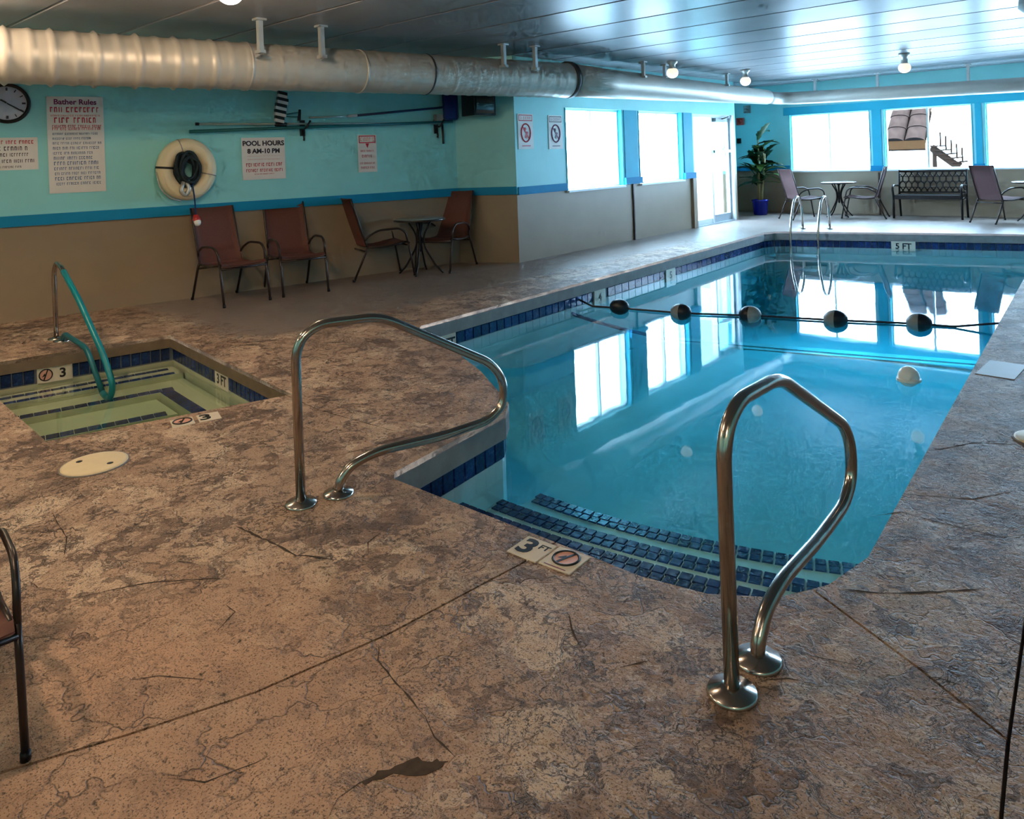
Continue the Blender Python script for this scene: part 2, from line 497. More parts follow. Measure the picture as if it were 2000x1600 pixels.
POOL = [(-2.86, 2.30), (-2.80, 2.25), (-1.45, 2.255), (-1.22, 2.30), (-1.03, 2.42), (-0.92, 2.60), (-0.868, 2.86), (-0.97, 4.73), (-1.21, 9.32),
        (-1.46, 14.0), (-1.53, 14.19), (-1.75, 14.14), (-5.15, 13.27), (-5.38, 13.14), (-5.47, 12.90), (-5.264, 7.38), (-5.163, 4.52), (-5.10, 4.44),
        (-4.9, 4.40), (-3.70, 3.78), (-3.08, 3.38), (-2.98, 3.24)]
TUB = [(-7.20, 1.52), (-4.79, 1.385), (-4.37, 2.69), (-6.86, 3.00)]
ZW, ZWT = -0.27, -0.25          # water levels

def structure(o): o['kind'] = 'structure'; return o

# floor slabs ---------------------------------------------------------------
J1 = [(-1.835, 2.255), (-1.841, 2.063), (-1.908, 1.49), (-2.003, 1.083), (-2.127, 0.782), (-2.251, 0.523), (-2.55, -0.25), (-3.35, -2.5)]
J2 = [(-0.955, 2.54), (-0.573, 2.329), (-0.346, 2.188)]
J3 = [(-0.06, -2.5), (-0.323, 1.918), (-0.346, 2.188), (-0.366, 2.52), (-1.05, 14.0), (-1.22, 17.08)]
def off(pl, d):
    out = []
    for i, p in enumerate(pl):
        a = Vector(pl[max(0, i - 1)]); b = Vector(pl[min(len(pl) - 1, i + 1)]); t = (b - a).normalized()
        out.append((p[0] - t.y * d, p[1] + t.x * d))
    return out
floor = structure(empty('floor', (0, 0, 0)))
G = 0.0045
def slab(outer, holes=()):
    loops = [list(outer)] + [list(h) for h in holes]
    flat = [p for l in loops for p in l]; n = len(flat)
    tri = tessellate_polygon([[Vector((x, y, 0)) for x, y in l] for l in loops])
    mb = MB(); vs = [(x, y, 0) for x, y in flat] + [(x, y, -0.03) for x, y in flat]; fs = []
    for a, b, c in tri:
        A = (flat[b][0] - flat[a][0]) * (flat[c][1] - flat[a][1]) - (flat[c][0] - flat[a][0]) * (flat[b][1] - flat[a][1])
        fs.append((a, b, c) if A > 0 else (a, c, b))
    k = 0
    for l in loops:
        m = len(l)
        for i in range(m): fs.append((k + i, k + (i + 1) % m, n + k + (i + 1) % m, n + k + i))
        k += m
    mb.add(vs, fs); return mb.build('slab', 'deck_stone', floor)
def pidx(p): return min(range(len(POOL)), key=lambda i: (POOL[i][0] - p[0]) ** 2 + (POOL[i][1] - p[1]) ** 2)
iA = pidx((-2.80, 2.25)); iB = pidx((-1.53, 14.19)); iC = pidx((-0.92, 2.60)); iD = pidx((-1.03, 2.42))
j1a, j1b = off(J1, G), off(J1, -G)          # a: right-hand (front) side is +x? choose by x
if j1a[2][0] < j1b[2][0]: j1a, j1b = j1b, j1a        # j1a front slab side, j1b left slab side
j3a, j3b = off(J3, G), off(J3, -G)
if j3a[0][0] > j3b[0][0]: j3a, j3b = j3b, j3a        # j3a left side, j3b right side
j2n = [(x, y - G) for x, y in J2]; j2f = [(x + G * .6, y + G) for x, y in J2]
left_loop = [j1b[0]] + [POOL[1], POOL[0]] + [POOL[i] for i in range(len(POOL) - 1, iB - 1, -1)] + [(-1.26, YF)] + \
            [(XA, YF), C_ALC, C_WIN1, C_WIN0, C_REC, (C_BACKL.x, C_BACKL.y)] + list(reversed(j1b[1:]))
slab_left = slab(left_loop, [TUB])
slab_front = slab([j1a[0], (-1.45, 2.255), (-1.22, 2.30), (-1.03, 2.42)] + j2n[:-1] + [(j3a[2][0], j3a[2][1] - G), j3a[1], j3a[0]] + list(reversed(j1a[1:])))
slab_right = slab([j2f[0], POOL[iC], POOL[iC + 1], POOL[iC + 2], POOL[iC + 3], POOL[iC + 4], POOL[iB]] + [(-1.245, YF)] + list(reversed(j3a[3:])) + [(j3a[2][0], j3a[2][1] + G), j2f[1]])
slab_side = slab([j3b[0], (XR, YB), (XR, YF)] + list(reversed(j3b[1:])))
def ribbon(pl, wd, z, seed=0, irr=0.5):
    rnd = random.Random(seed); P = [Vector(p) for p in pl]; Q = []
    for i in range(len(P) - 1):
        k = max(1, int((P[i + 1] - P[i]).length / 0.03))
        for j in range(k): Q.append(P[i].lerp(P[i + 1], j / k))
    Q.append(P[-1]); vs = []; fs = []
    for i, p in enumerate(Q):
        a = Q[max(0, i - 1)]; b = Q[min(len(Q) - 1, i + 1)]; t = (b - a).normalized(); nn = Vector((-t.y, t.x))
        e = min(1.0, min(i, len(Q) - 1 - i) / 2.0 + 0.15)
        jt = nn * rnd.uniform(-1, 1) * wd * irr * 1.2
        w1 = wd * e * (1 + rnd.uniform(-irr, irr)); q = p + jt
        vs += [(q.x + nn.x * w1, q.y + nn.y * w1, z), (q.x - nn.x * w1, q.y - nn.y * w1, z)]
        if i: fs.append((2 * i - 2, 2 * i - 1, 2 * i + 1, 2 * i))
    return MB().add(vs, fs)
for pl in (J1, J2, J3):
    ribbon(pl, 0.014, -0.014, 3, 0.0).build('joint_filler', 'joint_dark', floor)
CR = [(0, [(-1.894, 1.437), (-1.835, 1.387), (-1.713, 1.358), (-1.552, 1.323), (-1.478, 1.291), (-1.388, 1.278)], 0.0028),
      (0, [(-1.492, 0.97), (-1.519, 1.018), (-1.517, 1.076), (-1.488, 1.147), (-1.467, 1.178)], 0.0030),
      (1, [(-2.776, 1.151), (-2.697, 1.274), (-2.651, 1.309), (-2.826, 1.145), (-2.887, 1.044), (-2.944, 0.929)], 0.0030),
      (1, [(-2.975, 1.548), (-2.734, 1.566), (-2.565, 1.575), (-2.447, 1.633), (-2.407, 1.65)], 0.0060),
      (1, [(-2.328, 1.734), (-2.42, 1.805), (-2.444, 1.888)], 0.0040),
      (2, [(-0.883, 2.598), (-0.797, 2.639), (-0.716, 2.691), (-0.602, 2.798), (-0.507, 2.89)], 0.0050),
      (2, [(-0.578, 2.293), (-0.533, 2.321), (-0.472, 2.33), (-0.41, 2.318)], 0.0030),
      (0, [(-0.885, 2.19), (-0.816, 2.206), (-0.713, 2.245), (-0.662, 2.258)], 0.0025),
      (0, [(-1.248, 1.808), (-1.214, 1.864), (-1.196, 1.892)], 0.0040),
      (0, [(-1.521, 1.921), (-1.445, 1.847), (-1.37, 1.798)], 0.0030),
      (1, [(-4.845, 2.703), (-3.967, 2.612), (-3.249, 2.658)], 0.0030),
      (1, [(-3.288, 2.155), (-3.226, 2.363), (-3.173, 2.667), (-3.249, 2.658)], 0.0030),
      (1, [(-3.777, 1.102), (-3.461, 1.062), (-3.287, 0.997)], 0.0030),
      (1, [(-2.348, 0.868), (-2.297, 0.936), (-2.17, 1.014)], 0.0020),
      (0, [(-1.907, 0.78), (-1.815, 0.839), (-1.771, 0.95), (-1.762, 0.988)], 0.0020),
      (0, [(-0.915, 2.004), (-0.853, 2.067), (-0.775, 2.089)], 0.0030),
      (2, [(-0.924, 4.041), (-0.864, 4.124), (-0.78, 4.266), (-0.602, 4.371)], 0.0040),
      (2, [(-0.908, 3.467), (-0.785, 3.529), (-0.664, 3.59), (-0.544, 3.769)], 0.0030),
      (2, [(-0.95, 3.179), (-0.866, 3.297), (-0.734, 3.289), (-0.515, 3.307)], 0.0030),
      (1, [(-2.484, 1.241), (-2.413, 1.241), (-2.362, 1.143)], 0.0030)]
sl = [slab_front, slab_left, slab_right]
for k, (i, pl, wd) in enumerate(CR): ribbon(pl, wd * .75, 0.0008, k + 11, .75).build('crack', 'crack_dark', sl[i])
# spalled hollow in the front slab
rnd = random.Random(5)
PIT = [(-1.512, 1.079), (-1.505, 1.128), (-1.486, 1.169), (-1.461, 1.215), (-1.425, 1.236), (-1.399, 1.253), (-1.39, 1.227), (-1.422, 1.181), (-1.467, 1.145), (-1.494, 1.104)]
pit = []
for a_, b_ in zip(PIT, PIT[1:] + PIT[:1]):
    for t in (0, .33, .66): pit.append((a_[0] + (b_[0] - a_[0]) * t + rnd.uniform(-.006, .006), a_[1] + (b_[1] - a_[1]) * t + rnd.uniform(-.006, .006)))
mb = MB(); mb.prism(pit, -0.004, 0.0010, bottom=False); mb.build('spall', 'crack_dark', slab_front)
tag(slab_front.children[-1], 'dark chipped hollow in the concrete')

# walls ------------------------------------------------------------------------
def wall(name, a, b, z1, openings=(), thick=0.22, zs=0.98):
    a = Vector((a[0], a[1], 0)); b = Vector((b[0], b[1], 0)); d = (b - a).normalized(); L = (b - a).length
    n = d.cross(Vector((0, 0, 1)))                 # into the room
    ss = sorted({0.0, L} | {v for o in openings for v in o[:2]}); zz = sorted({-0.4, zs, z1} | {v for o in openings for v in o[2:]})
    mb = MB()
    for s0, s1 in zip(ss, ss[1:]):
        for q0, q1 in zip(zz, zz[1:]):
            sm, zm = (s0 + s1) / 2, (q0 + q1) / 2
            if any(o[0] < sm < o[1] and o[2] < zm < o[3] for o in openings): continue
            c = a + d * sm - n * thick / 2 + Vector((0, 0, zm))
            mb.obox(c, (d, n, (0, 0, 1)), ((s1 - s0) / 2, thick / 2, (q1 - q0) / 2), 0 if zm > zs else 1)
    return structure(mb.build(name, ['paint_turquoise', 'paint_beige']))
HW = 3.05
wall('wall_left', (C_BACKL.x, C_BACKL.y), C_REC, HW)
wall('wall_recess', C_REC, C_WIN0, HW)
W1 = (9.20, 10.78); W2 = (11.31, 12.85); DR = (13.31, 15.08); ZS0, ZS1 = 0.95, 2.24
wall('wall_window', C_WIN0, C_WIN1, HW, [(W1[0] - 8.02, W1[1] - 8.02, ZS0, ZS1), (W2[0] - 8.02, W2[1] - 8.02, ZS0, ZS1), (DR[0] - 8.02, DR[1] - 8.02, 0.0, 2.23)])
wall('wall_alcove', C_ALC, (XA, YF), HW)
wall('wall_alcove_return', (-7.22, 15.2), (-7.9, 15.2), HW)
FW = [(-6.55, -4.83), (-4.55, -2.93), (-2.72, -1.0), (-0.8, 0.95)]
wall('wall_far', (XA, YF), (XR, YF), HW, [(a - XA, b - XA, ZS0, ZS1) for a, b in FW])
wall('wall_right', (XR, YF), (XR, YB), HW)
wall('wall_back', (XR, YB), (C_BACKL.x, C_BACKL.y), HW)

# blue chair-rail stripe ----------------------------------------------------------
def trim(name, a, b, z0, z1, proud=0.022, mat='paint_blue'):
    a = Vector((a[0], a[1], 0)); b = Vector((b[0], b[1], 0)); d = (b - a).normalized(); n = d.cross(Vector((0, 0, 1))); L = (b - a).length
    mb = MB(); c = (a + b) / 2 + n * (proud / 2) + Vector((0, 0, (z0 + z1) / 2))
    mb.obox(c, (d, n, (0, 0, 1)), (L / 2, proud / 2, (z1 - z0) / 2))
    mb.obox((a + b) / 2 + n * (proud * .5 + .004) + Vector((0, 0, z0 - 0.006)), (d, n, (0, 0, 1)), (L / 2, proud / 2 + .004, 0.006))
    return structure(mb.build(name, mat))
ZT0, ZT1 = 0.985, 1.085
trim('trim_1', (C_BACKL.x, C_BACKL.y), C_REC, ZT0, ZT1)
trim('trim_2', C_REC, (-7.0, 8.02), ZT0, ZT1)
trim('trim_3', (-7.0, 8.04), (-7.0, W1[0] - 0.01), ZT0 - .01, ZT1 - .01)
trim('trim_4', (-7.0, W1[1]), (-7.0, W2[0]), ZT0, ZT1, 0.06)
trim('trim_5', (-7.0, W2[1]), (-7.0, DR[0] - .03), ZT0, ZT1, 0.06)
trim('trim_6', (XA, 15.2), (XA, YF), ZT0, ZT1)
trim('trim_7', (XA, YF), (FW[0][0] - .02, YF), ZT0, ZT1)
for i in range(3): trim('trim_%d' % (8 + i), (FW[i][1], YF), (FW[i + 1][0], YF), ZT0 - .04, ZT1 - .04, 0.06)
trim('trim_11', (XR, YF), (XR, YB), ZT0, ZT1)
trim('trim_12', (XR, YB), (C_BACKL.x, C_BACKL.y), ZT0, ZT1)
trim('trim_13', (FW[0][0] - .12, YF), (FW[3][1] + .12, YF), ZS1 + .005, ZS1 + .17, 0.03, 'paint_cyan')      # added band over the far windows: backlit blue of the turquoise wall as colour
for i in range(3): trim('trim_%d' % (14 + i), (FW[i][1] + .05, YF), (FW[i + 1][0] - .05, YF), ZT1 - .03, ZS1, 0.018, 'paint_cyan')
trim('trim_17', (-7.0, W1[1] + .06), (-7.0, W2[0] - .06), ZT1, ZS1, 0.018, 'paint_cyan')
trim('trim_18', (-7.0, W2[1] + .06), (-7.0, DR[0] - .06), ZT1, ZS1, 0.018, 'paint_cyan')
mb = MB().box((-7.02, 11.045, 0.0), (-6.975, 11.075, 0.97)); structure(mb.build('trim_19', 'frame_bronze'))      # dark conduit on the beige wall
mb = MB().box((-7.01, 13.16, 0.0), (-6.95, 13.30, 0.97)); structure(mb.build('trim_20', 'paint_beige'))
mb = MB().box((-4.69, 17.05, 0.0), (-4.67, 17.085, 0.9)); structure(mb.build('trim_21', 'frame_bronze'))

# windows ---------------------------------------------------------------------------
def window(name, org, right, wd, z0, z1, mull=0.5, sill=True):
    """org: left end of the opening on the inner wall face; right: direction as seen from inside"""
    r = Vector(right); n = r.cross(Vector((0, 0, 1))); o = Vector((org[0], org[1], 0))
    e = structure(empty(name, o + Vector((0, 0, z0))))
    def bx(nm, s0, s1, q0, q1, d0, d1, mat):
        c = o + r * (s0 + s1) / 2 + n * (d0 + d1) / 2 + Vector((0, 0, (q0 + q1) / 2))
        return MB().obox(c, (r, n, (0, 0, 1)), ((s1 - s0) / 2, abs(d1 - d0) / 2, (q1 - q0) / 2)).build(nm, mat, e)
    ft = 0.035; d0, d1 = -0.15, -0.07
    bx('frame_left', 0, ft, z0, z1, d0, d1, 'window_white'); bx('frame_right', wd - ft, wd, z0, z1, d0, d1, 'window_white')
    bx('frame_top', ft, wd - ft, z1 - ft, z1, d0, d1, 'window_white'); bx('frame_bottom', ft, wd - ft, z0, z0 + ft, d0, d1, 'window_white')
    m = wd * mull
    bx('mullion', m - .018, m + .018, z0 + ft, z1 - ft, d0 + .01, d1 - .01, 'pole_steel')
    bx('pane', ft, m - .018, z0 + ft, z1 - ft, -.112, -.106, 'pane_glass'); bx('pane', m + .018, wd - ft, z0 + ft, z1 - ft, -.122, -.116, 'pane_glass')
    if sill: bx('sill', -.01, wd + .01, z0 - .02, z0 + .012, -.15, .05, 'window_white')
    bx('reveal', 0.0, .012, z0 + .02, z1, -.07, .012, 'paint_cyan'); bx('reveal', wd - .012, wd, z0 + .02, z1, -.07, .012, 'paint_cyan')
    portal(o + r * wd / 2 - n * 0.19 + Vector((0, 0, (z0 + z1) / 2)), r, (wd, z1 - z0))
    return e
window('window_1', (-7.0, W1[0]), (0, 1, 0), W1[1] - W1[0], ZS0, ZS1)
window('window_2', (-7.0, W2[0]), (0, 1, 0), W2[1] - W2[0], ZS0, ZS1)
for i, (a, b) in enumerate(FW): window('window_%d' % (i + 3), (a, YF), (1, 0, 0), b - a, ZS0, ZS1)

# glazed exit door with sidelight -----------------------------------------------------
def door():
    e = structure(empty('door_1', (-7.0, DR[0], 0)))
    def bx(nm, y0, y1, z0, z1, x0, x1, mat, par=e): return MB().box((x0, y0, z0), (x1, y1, z1)).build(nm, mat, par)
    a, b = DR; m = 14.12; t = 2.23
    bx('frame_left', a, a + .06, 0, t, -7.14, -7.02, 'window_white'); bx('frame_right', b - .07, b, 0, t, -7.14, -6.98, 'window_white')
    bx('frame_top', a + .06, b - .07, t - .06, t, -7.14, -7.02, 'window_white'); bx('post', m - .03, m + .03, 0, t - .06, -7.14, -7.02, 'window_white')
    bx('threshold', a + .06, b - .07, 0, .02, -7.16, -6.98, 'door_steel')
    bx('sidelight_pane', a + .06, m - .03, .12, t - .06, -7.085, -7.078, 'pane_glass'); bx('sidelight_sill', a + .06, m - .03, .02, .12, -7.12, -7.04, 'window_white')
    leaf = bx('leaf', m + .035, m + .10, .02, t - .065, -7.10, -7.05, 'door_steel')
    bx('stile', b - .14, b - .075, .02, t - .065, -7.10, -7.05, 'door_steel', leaf); bx('rail_bottom', m + .10, b - .14, .02, .17, -7.10, -7.05, 'door_steel', leaf)
    bx('rail_top', m + .10, b - .14, t - .15, t - .065, -7.10, -7.05, 'door_steel', leaf)
    bx('pane', m + .10, b - .14, .17, t - .15, -7.078, -7.072, 'pane_glass', leaf)
    pb = bx('push_bar', m + .06, b - .10, 1.44, 1.50, -7.02, -6.98, 'plastic_black', leaf)
    cl = bx('door_closer', m + .16, m + .62, t - .15, t - .07, -7.05, -6.985, 'plastic_grey', leaf)
    MB().tube(fillet([(-6.97, m + .4, t - .09), (-6.9, m + .55, t - .05), (-7.0, m + .75, t - .03)], .03), .012, 6).build('closer_arm', 'plastic_black', leaf)
    portal(Vector((-7.2, (a + b) / 2, t / 2)), (0, 1, 0), (b - a, t))
door()

# ceiling panels ---------------------------------------------------------------------
ceil = structure(MB().prism([(C_BACKL.x - .1, YB - .15), (XR + .15, YB - .15), (XR + .15, YF + .15), (XA - .15, YF + .15), (XA - .15, 15.1), (-7.15, 15.1), (-7.15, 8.1), (-7.9, 7.7)], 3.02, 3.12).build('ceiling', 'paint_turquoise'))
def xleft(y):
    if y <= 7.62: return RA.x + (y - RA.y) * RD.x / RD.y
    if y <= 8.02: return -7.79
    return -7.0 if y <= 15.2 else -7.9
pw = 0.95; k = 0; y = YB
while y < YF - 0.01:
    y2 = min(y + pw, YF); l = max(xleft(y), xleft(y2)) + .004; g = 0.022
    z0 = ZC
    MB().add([(l, y + g, z0), (XR, y + g, z0), (XR, y2 - g, z0), (l, y2 - g, z0), (l, y, z0 + .03), (XR, y, z0 + .03), (XR, y2, z0 + .03), (l, y2, z0 + .03)],
             [(0, 3, 2, 1), (0, 1, 5, 4), (1, 2, 6, 5), (2, 3, 7, 6), (3, 0, 4, 7), (4, 5, 6, 7)]).build('panel', 'ceiling_metal', ceil)
    y = y2
# ------------------------------------------------------------------ swimming pool
def inset(poly, d):
    """move each vertex outward by d (poly is counter-clockwise)"""
    n = len(poly); out = []
    for i in range(n):
        a, b, c = Vector(poly[i - 1]), Vector(poly[i]), Vector(poly[(i + 1) % n])
        t1 = (b - a).normalized(); t2 = (c - b).normalized()
        n1 = Vector((t1.y, -t1.x)); n2 = Vector((t2.y, -t2.x)); m = (n1 + n2)
        m = m.normalized() * (d / max(0.4, m.normalized().dot(n1))); out.append((b.x + m.x, b.y + m.y))
    return out
def ring(polyA, zA, polyB, zB):
    n = len(polyA)
    return MB().add([(x, y, zA) for x, y in polyA] + [(x, y, zB) for x, y in polyB], [((i + 1) % n, i, n + i, n + (i + 1) % n) for i in range(n)])

def pool_shell(e, poly, zc, zt, coping_mat, plaster, floor_pts):
    """coping lip, grout band behind the tiles, plaster wall and bottom"""
    P1 = inset(poly, 0.0); P2 = inset(poly, 0.03); n = len(poly)
    mb = ring(P1, -0.001, P1, zc); r2 = ring(P1, zc, P2, zc - 0.004); mb.add(r2.v, r2.f)
    mb.build('coping', coping_mat, e)
    ring(P2, zc, P2, zt).build('grout_band', 'grout', e)
    P3 = P2
    zb = [floor_pts(x, y) for x, y in P3]
    mb = MB().add([(x, y, zt) for x, y in P3] + [(x, y, z) for (x, y), z in zip(P3, zb)], [((i + 1) % n, i, n + i, n + (i + 1) % n) for i in range(n)])
    mb.build('basin_wall', plaster, e)

def pool_floor_z(x, y):
    if y < 4.6: return -1.0
    if y < 9.4: return -1.0 - 0.06 * (y - 4.6) / 4.8
    return -1.06 - 0.6 * min(1.0, (y - 9.4) / 4.5)
pool = tag(empty('swimming_pool', (-3.3, 8.0, -1.7)), 'large indoor swimming pool with navy tile waterline band and submerged steps', 'pool')
pool_shell(pool, POOL, -0.15, -0.275, 'coping', 'plaster_pool', pool_floor_z)
# bottom, as strips in y so that it follows the slope
mb = MB(); ys = [2.1, 4.6, 9.4, 14.4]
for a, b in zip(ys, ys[1:]):
    za, zb = pool_floor_z(0, a + .001), pool_floor_z(0, b - .001)
    mb.add([(-5.7, a, za), (-0.7, a, za), (-0.7, b, zb), (-5.7, b, zb)], [(0, 1, 2, 3)])
mb.build('pool_bottom', 'plaster_pool', pool)
# pale band with dark tiles on the bottom where the slope starts
def xpr(y): return -0.87 - (y - 2.85) * 0.0527
for nm, dy0, dy1, mat, dz in (('break_band', -.16, .16, 'ball_white', .004), ('break_stripe', -.05, -.005, 'tile_ink', .008)):
    MB().add([(-5.25, 8.95 + dy0, -1.052 + dz), (-1.35, 9.95 + dy0, -1.06 - .05 + dz + .06), (-1.35, 9.95 + dy1, -1.055 + dz), (-5.25, 8.95 + dy1, -1.052 + dz)], [(0, 1, 2, 3)]).build(nm, mat, pool)

def seg_tiles(a, b, z0, z1, w_, name, parent, inward, skip=(), thick=0.012, gap=0.007):
    """a row of upright tiles along a->b sharing one mesh; skip: list of (s0, s1) left free"""
    a = Vector((a[0], a[1], 0)); b = Vector((b[0], b[1], 0)); d = (b - a).normalized(); L = (b - a).length
    n = Vector((inward[0], inward[1], 0)).normalized(); cnt = max(1, round(L / w_)); tw = L / cnt
    hx, hz = tw / 2 - gap / 2, (z1 - z0) / 2 - gap / 2; bv = 0.004
    mb = MB(); vs = [(-hx, 0, -hz), (hx, 0, -hz), (hx, 0, hz), (-hx, 0, hz), (-hx + bv, thick, -hz + bv), (hx - bv, thick, -hz + bv), (hx - bv, thick, hz - bv), (-hx + bv, thick, hz - bv)]
    fs = [(4, 5, 6, 7), (0, 1, 5, 4), (1, 2, 6, 5), (2, 3, 7, 6), (3, 0, 4, 7)]
    flip = d.cross(Vector((0, 0, 1))).dot(n) > 0
    # local frame: x along d, y along n, z up
    if flip: fs = [tuple(reversed(f)) for f in fs]
    me = mb.add(vs, fs).data(name, 'tile_navy')
    for i in range(cnt):
        s = (i + .5) * tw
        if any(q0 < s < q1 for q0, q1 in skip): continue
        c = a + d * s + Vector((0, 0, (z0 + z1) / 2))
        link(name, me, parent, True, Matrix(((d.x, n.x, 0, c.x), (d.y, n.y, 0, c.y), (0, 0, 1, c.z), (0, 0, 0, 1))))
def edge_off(a, b, d=0.03):
    t = (Vector(b) - Vector(a)).normalized(); nn = Vector((t.y, -t.x)) * d
    return (a[0] + nn.x, a[1] + nn.y), (b[0] + nn.x, b[1] + nn.y), (-nn.x, -nn.y)
NP = len(POOL)
mark = []                    # depth tiles set into the band: (edge index, s centre, text)
def pool_edge_tiles(i, w_, skip=(), stuff=False):
    a, b, inn = edge_off(POOL[i], POOL[(i + 1) % NP])
    seg_tiles(a, b, -0.272, -0.155, w_, 'waterline_tile', pool, inn, skip)
# left side: find the edges of the long left wall and the far wall
def depth_tile(p, right, z, wd, ht, txt, parent, nodive=False, name='depth_tile'):
    e = MB().box((-wd / 2, -ht / 2, 0), (wd / 2, ht / 2, .016)).build(name, 'tile_white', parent, True, frame(p, right) if z is None else frame((p[0], p[1], z), right))
    if txt: lettering(txt, ht * .82, 'tile_ink', e, Matrix.Translation((wd * (.22 if nodive else 0), -.004, .0165)), .003)
    if nodive: no_dive(e, (-wd * .26, 0, .0165), ht * .36)
    return e
def no_dive(parent, c, r, mw=Matrix()):
    pts = [(c[0] + r * math.cos(2 * PI * k / 28), c[1] + r * math.sin(2 * PI * k / 28), c[2]) for k in range(28)]
    disc = MB().prism([(c[0] + r * .95 * math.cos(2 * PI * k / 24), c[1] + r * .95 * math.sin(2 * PI * k / 24)) for k in range(24)], c[2] - .002, c[2] + .0005)
    d = disc.build('symbol_disc', 'no_dive_pink', parent, False, mw)
    t = MB(); t.tube(pts, r * .10, 6, closed=True)
    t.obox((c[0], c[1], c[2] + .001), ((.35, 1, 0), (1, -.35, 0), (0, 0, 1)), (r * .97, r * .10, .0012))
    t.add([(c[0] - r * .62, c[1] - r * .30, c[2] + .0016), (c[0] - r * .05, c[1] - r * .15, c[2] + .0016), (c[0] - r * .12, c[1] + r * .35, c[2] + .0016)], [(0, 1, 2)])
    t.build('no_diving_symbol', 'tile_ink', parent, False, mw)
# tile rows: long left wall, far wall, step-alcove side, diagonal, plus the two edges that face away from the camera
pool_edge_tiles(iB + 1, .10)                                             # far wall main run
iL = pidx((-5.47, 12.90)); iL2 = pidx((-5.264, 7.38))
for i in range(iB, iB + 1): pool_edge_tiles(i, .10)
for i in (iB + 2, iB + 3): pool_edge_tiles(i, .10)
LA = Vector(POOL[iL]); LB = Vector(POOL[iL2]); LC = Vector(POOL[iL2 + 1])
def s_of(y, A): return (A.y - y)
pool_edge_tiles(iL, .165, [(s_of(9.32, LA) - .13, s_of(9.32, LA) + .17), (s_of(7.50, LA) - .13, s_of(7.50, LA) + .13)])
pool_edge_tiles(iL2, .12, [(LB.y - 4.98, LB.y - 4.66)])
for i in range(iL2 + 1, NP): pool_edge_tiles(i, .092)
pool_edge_tiles(0, .092)
n0 = len(COL.objects)
def far_edge_stuff(i):
    a, b, inn = edge_off(POOL[i], POOL[i + 1]); a = Vector(a); b = Vector(b); d = (b - a); L = d.length; d.normalize(); cnt = max(1, round(L / .11)); inn = Vector(inn).normalized()
    for k_ in range(cnt):
        p = a + d * (L * (k_ + .5) / cnt) + inn * .005
        strip.obox((p.x, p.y, -.213), ((d.x, d.y, 0), (inn.x, inn.y, 0), (0, 0, 1)), (L / cnt / 2 - .004, .007, .054))
strip = MB()
for i in range(1, iB): far_edge_stuff(i)
so = strip.build('tile_row', 'tile_navy', pool); so['kind'] = 'stuff'
# white depth tiles of the band
def lx(y):
    return LB.x + (y - LB.y) * (LA.x - LB.x) / (LA.y - LB.y) if y > LB.y else LC.x + (y - LC.y) * (LB.x - LC.x) / (LB.y - LC.y)
for y_, tx, w_ in ((4.82, '3 FT', .28), (7.50, '4', .24), (9.34, '5', .26)):
    depth_tile((lx(y_) - .012, y_, -.235), (0, 1, 0), None, w_, .17, tx, pool)
FA, FB = Vector(POOL[iB + 1]), Vector(POOL[iB + 2]); fd = (FA - FB).normalized()
fx = -3.42; fy = FB.y + (fx - FB.x) * fd.y / fd.x
depth_tile((fx, fy + .01, -.225), (fd.x, fd.y, 0), None, .36, .16, '5 FT', pool)

# submerged steps with two rows of navy tiles on every nosing
def step_y(x, y0): return y0 + STA[y0] * max(0.0, (x + 2.9) / 1.7) ** 2
STA = {2.82: .22, 3.20: .28, 3.63: .37}
tile_me = None
for k_, (z, y0, x0) in enumerate(((-.36, 2.82, -2.93), (-.50, 3.20, -2.99), (-.64, 3.63, -3.06))):
    xs = [x0 + (xpr(y0) + .02 - x0) * i / 14 for i in range(15)]
    front = [(x, step_y(x, y0)) for x in xs]
    poly = [(x0, 2.2)] + [(-.85, 2.2)] + list(reversed(front))
    st = MB().prism(poly, -1.06, z).build('step', 'plaster_pool', pool)
    if tile_me is None:
        tile_me = MB().add([(-.5, -.5, 0), (.5, -.5, 0), (.5, .5, 0), (-.5, .5, 0), (-.46, -.46, .008), (.46, -.46, .008), (.46, .46, .008), (-.46, .46, .008)],
                           [(4, 5, 6, 7), (0, 1, 5, 4), (1, 2, 6, 5), (2, 3, 7, 6), (3, 0, 4, 7)]).data('step_tile', 'tile_navy')
    tw = .060; cnt = int((xpr(y0) - x0) / tw)
    for r_ in range(2):
        for i in range(cnt):
            x = x0 + (i + .5) * tw + (.02 if r_ else 0); y_ = step_y(x, y0) - .035 - r_ * .062
            sl_ = STA[y0] * 2 * max(0, (x + 2.9) / 1.7) / 1.7; an = math.atan(sl_)
            link('step_tile', tile_me, st, True, Matrix.Translation((x, y_, z)) @ Matrix.Rotation(an, 4, 'Z') @ Matrix.Diagonal((.054, .056, 1, 1)))
# water body
wp = inset(POOL, 0.029)
mbw = MB(); mbw.prism(wp, -1.72, ZW)
water = tag(mbw.build('pool_water', 'water_pool'), 'clear blue water filling the large swimming pool', 'water', None, 'stuff')

